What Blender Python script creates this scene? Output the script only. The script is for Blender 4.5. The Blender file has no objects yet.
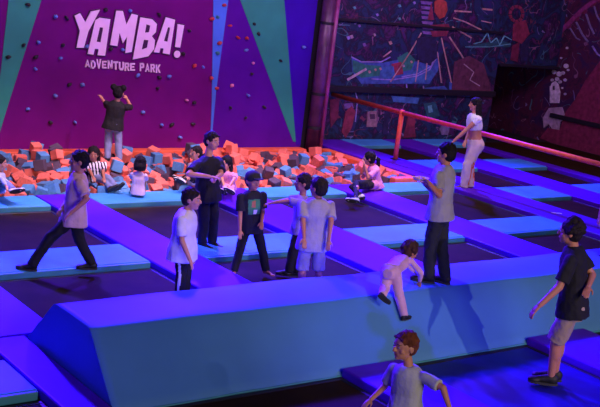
import bpy, bmesh, math, random
from mathutils import Vector as V, Matrix, noise
from mathutils.geometry import tessellate_polygon
random.seed(7)
S = bpy.context.scene
COL = S.collection
PI = math.pi
PENDING = []      # finished skins, linked once all are grown

# ------------------------------------------------------------------ materials
MATS = {}
def mat(name, col, rough=.6, var=.12, scale=8, bump=0., bscale=40, emit=0, spec=.5, sheen=0):
    """a procedural surface: base colour broken up by noise, optional bump"""
    if name in MATS: return MATS[name]
    m = bpy.data.materials.new(name); m.use_nodes = True
    nt = m.node_tree; b = nt.nodes['Principled BSDF']
    b.inputs['Roughness'].default_value = rough
    b.inputs['Specular IOR Level'].default_value = spec
    if sheen: b.inputs['Sheen Weight'].default_value = sheen
    tc = nt.nodes.new('ShaderNodeTexCoord')
    nz = nt.nodes.new('ShaderNodeTexNoise'); nz.inputs['Scale'].default_value = scale; nz.inputs['Detail'].default_value = 4
    nt.links.new(tc.outputs['Object'], nz.inputs['Vector'])
    cr = nt.nodes.new('ShaderNodeValToRGB')
    cr.color_ramp.elements[0].position = .3; cr.color_ramp.elements[1].position = .7
    cr.color_ramp.elements[0].color = (*[c*(1-var) for c in col], 1)
    cr.color_ramp.elements[1].color = (*[min(1, c*(1+var)) for c in col], 1)
    nt.links.new(nz.outputs['Fac'], cr.inputs['Fac'])
    nt.links.new(cr.outputs['Color'], b.inputs['Base Color'])
    if bump:
        n2 = nt.nodes.new('ShaderNodeTexNoise'); n2.inputs['Scale'].default_value = bscale; n2.inputs['Detail'].default_value = 3
        nt.links.new(tc.outputs['Object'], n2.inputs['Vector'])
        bp = nt.nodes.new('ShaderNodeBump'); bp.inputs['Strength'].default_value = bump; bp.inputs['Distance'].default_value = .02
        nt.links.new(n2.outputs['Fac'], bp.inputs['Height']); nt.links.new(bp.outputs['Normal'], b.inputs['Normal'])
    if emit:
        b.inputs['Emission Color'].default_value = (*col, 1); b.inputs['Emission Strength'].default_value = emit
    MATS[name] = m
    return m

# ------------------------------------------------------------------ mesh helpers
def link(name, bm, m, parent=None, smooth=False, loc=None):
    me = bpy.data.meshes.new(name)
    bm.normal_update(); bm.to_mesh(me); bm.free()
    for x in (m if isinstance(m, (list, tuple)) else [m]): me.materials.append(x)
    if smooth:
        for p in me.polygons: p.use_smooth = True
    o = bpy.data.objects.new(name, me); COL.objects.link(o)
    if parent: o.parent = parent
    if loc is not None: o.location = loc
    return o
def tag(o, label=None, cat=None, group=None, kind=None):
    if label: o['label'] = label
    if cat: o['category'] = cat
    if group: o['group'] = group
    if kind: o['kind'] = kind
    return o
def empty(name, loc, label, cat, group=None):
    o = bpy.data.objects.new(name, None); COL.objects.link(o); o.location = loc
    o.empty_display_size = .1
    return tag(o, label, cat, group)
def box(bm, x0, x1, y0, y1, z0, z1, bev=0, seg=2):
    r = bmesh.ops.create_cube(bm, size=1)
    for v in r['verts']:
        v.co = V(((x0+x1)/2+v.co.x*(x1-x0), (y0+y1)/2+v.co.y*(y1-y0), (z0+z1)/2+v.co.z*(z1-z0)))
    if bev:
        es = list({e for v in r['verts'] for e in v.link_edges})
        bmesh.ops.bevel(bm, geom=es, offset=bev, segments=seg, affect='EDGES', profile=.6)
def frame_of(d):
    d = d.normalized(); a = V((0,0,1)) if abs(d.z) < .9 else V((1,0,0))
    x = d.cross(a).normalized(); return x, d.cross(x).normalized()
def tube(bm, p0, p1, r0, r1=None, n=12, ball=(False, False)):
    p0, p1 = V(p0), V(p1); r1 = r0 if r1 is None else r1
    x, y = frame_of(p1-p0)
    A = [bm.verts.new(p0+(x*math.cos(2*PI*i/n)+y*math.sin(2*PI*i/n))*r0) for i in range(n)]
    B = [bm.verts.new(p1+(x*math.cos(2*PI*i/n)+y*math.sin(2*PI*i/n))*r1) for i in range(n)]
    for i in range(n): bm.faces.new((A[i], A[(i+1)%n], B[(i+1)%n], B[i]))
    bm.faces.new(A[::-1]); bm.faces.new(B)
    if ball[0]: ball_(bm, p0, r0)
    if ball[1]: ball_(bm, p1, r1)
def ball_(bm, c, r): ell(bm, c, (V((1,0,0))*r, V((0,1,0))*r, V((0,0,1))*r))
def ell(bm, c, ax, n=16):
    c = V(c); M = Matrix((ax[0], ax[1], ax[2])).transposed().to_4x4(); M.translation = c
    if M.to_3x3().determinant() < 0:
        M = Matrix((-V(ax[0]), ax[1], ax[2])).transposed().to_4x4(); M.translation = c
    m = max(6, n*3//4); rows = []
    top = bm.verts.new(M @ V((0,0,1))); bot = bm.verts.new(M @ V((0,0,-1)))
    for j in range(1, m):
        e = PI*j/m; rows.append([bm.verts.new(M @ V((math.sin(e)*math.cos(2*PI*i/n), math.sin(e)*math.sin(2*PI*i/n), math.cos(e)))) for i in range(n)])
    for i in range(n):
        k = (i+1) % n
        bm.faces.new((top, rows[0][i], rows[0][k])); bm.faces.new((bot, rows[-1][k], rows[-1][i]))
        for A, B in zip(rows, rows[1:]): bm.faces.new((A[i], B[i], B[k], A[k]))
def loft(bm, rings, n=20, pw=2.3):
    R = []
    for c, a, b in rings:
        row = []
        for i in range(n):
            t = 2*PI*i/n; ct, st = math.cos(t), math.sin(t)
            u = math.copysign(abs(ct)**(2/pw), ct); w = math.copysign(abs(st)**(2/pw), st)
            row.append(bm.verts.new(V(c)+V(a)*u+V(b)*w))
        R.append(row)
    for A, B in zip(R, R[1:]):
        for i in range(n): bm.faces.new((A[i], A[(i+1)%n], B[(i+1)%n], B[i]))
    bm.faces.new(R[0][::-1]); bm.faces.new(R[-1])
def fuse(name, bm, m, parent, voxel, smooth=4, wrinkle=0, wscale=9, seed=0):
    """grow one continuous skin over overlapping volumes"""
    bmesh.ops.recalc_face_normals(bm, faces=bm.faces)
    me0 = bpy.data.meshes.new(name); bm.to_mesh(me0); bm.free()
    o = bpy.data.objects.new(name, me0); COL.objects.link(o)
    md = o.modifiers.new('r', 'REMESH'); md.mode = 'VOXEL'; md.voxel_size = voxel
    if smooth:
        sm = o.modifiers.new('s', 'SMOOTH'); sm.iterations = smooth; sm.factor = .5
    dg = bpy.context.evaluated_depsgraph_get(); dg.update()
    me = bpy.data.meshes.new_from_object(o.evaluated_get(dg))
    o.modifiers.clear(); o.data = me; bpy.data.meshes.remove(me0)
    COL.objects.unlink(o); PENDING.append(o)
    me.materials.clear()
    for x in (m if isinstance(m, (list, tuple)) else [m]): me.materials.append(x)
    if wrinkle:
        ns = [v.normal.copy() for v in me.vertices]
        for v, nn in zip(me.vertices, ns):
            q = v.co*wscale+V((seed*3.1, seed*1.7, 0))
            q.z *= .75
            v.co += nn*wrinkle*(noise.noise(q)+.5*noise.noise(q*2.1))
    for p in me.polygons: p.use_smooth = True
    me.name = name; o.parent = parent
    return o
def paint(o, fn):
    me = o.data; vs = me.vertices
    for p in me.polygons:
        i = fn(p.center, p.normal)
        if i: p.material_index = i
def flat_poly(bm, pts, put, th=.02):
    """a flat cut-out: outline (list of loops) placed by put(a, b, depth) and given thickness"""
    loops = pts
    tri = tessellate_polygon([[V((a, b, 0)) for a, b in L] for L in loops])
    flat = [q for L in loops for q in L]
    F = [bm.verts.new(put(a, b, th)) for a, b in flat]; B = [bm.verts.new(put(a, b, 0)) for a, b in flat]
    for t in tri:
        try: bm.faces.new([F[i] for i in t])
        except ValueError: pass
    k = 0
    for L in loops:
        n = len(L)
        for i in range(n):
            a, b = k+i, k+(i+1)%n
            try: bm.faces.new((F[a], F[b], B[b], B[a]))
            except ValueError: pass
        k += n
    bmesh.ops.recalc_face_normals(bm, faces=bm.faces)

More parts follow.
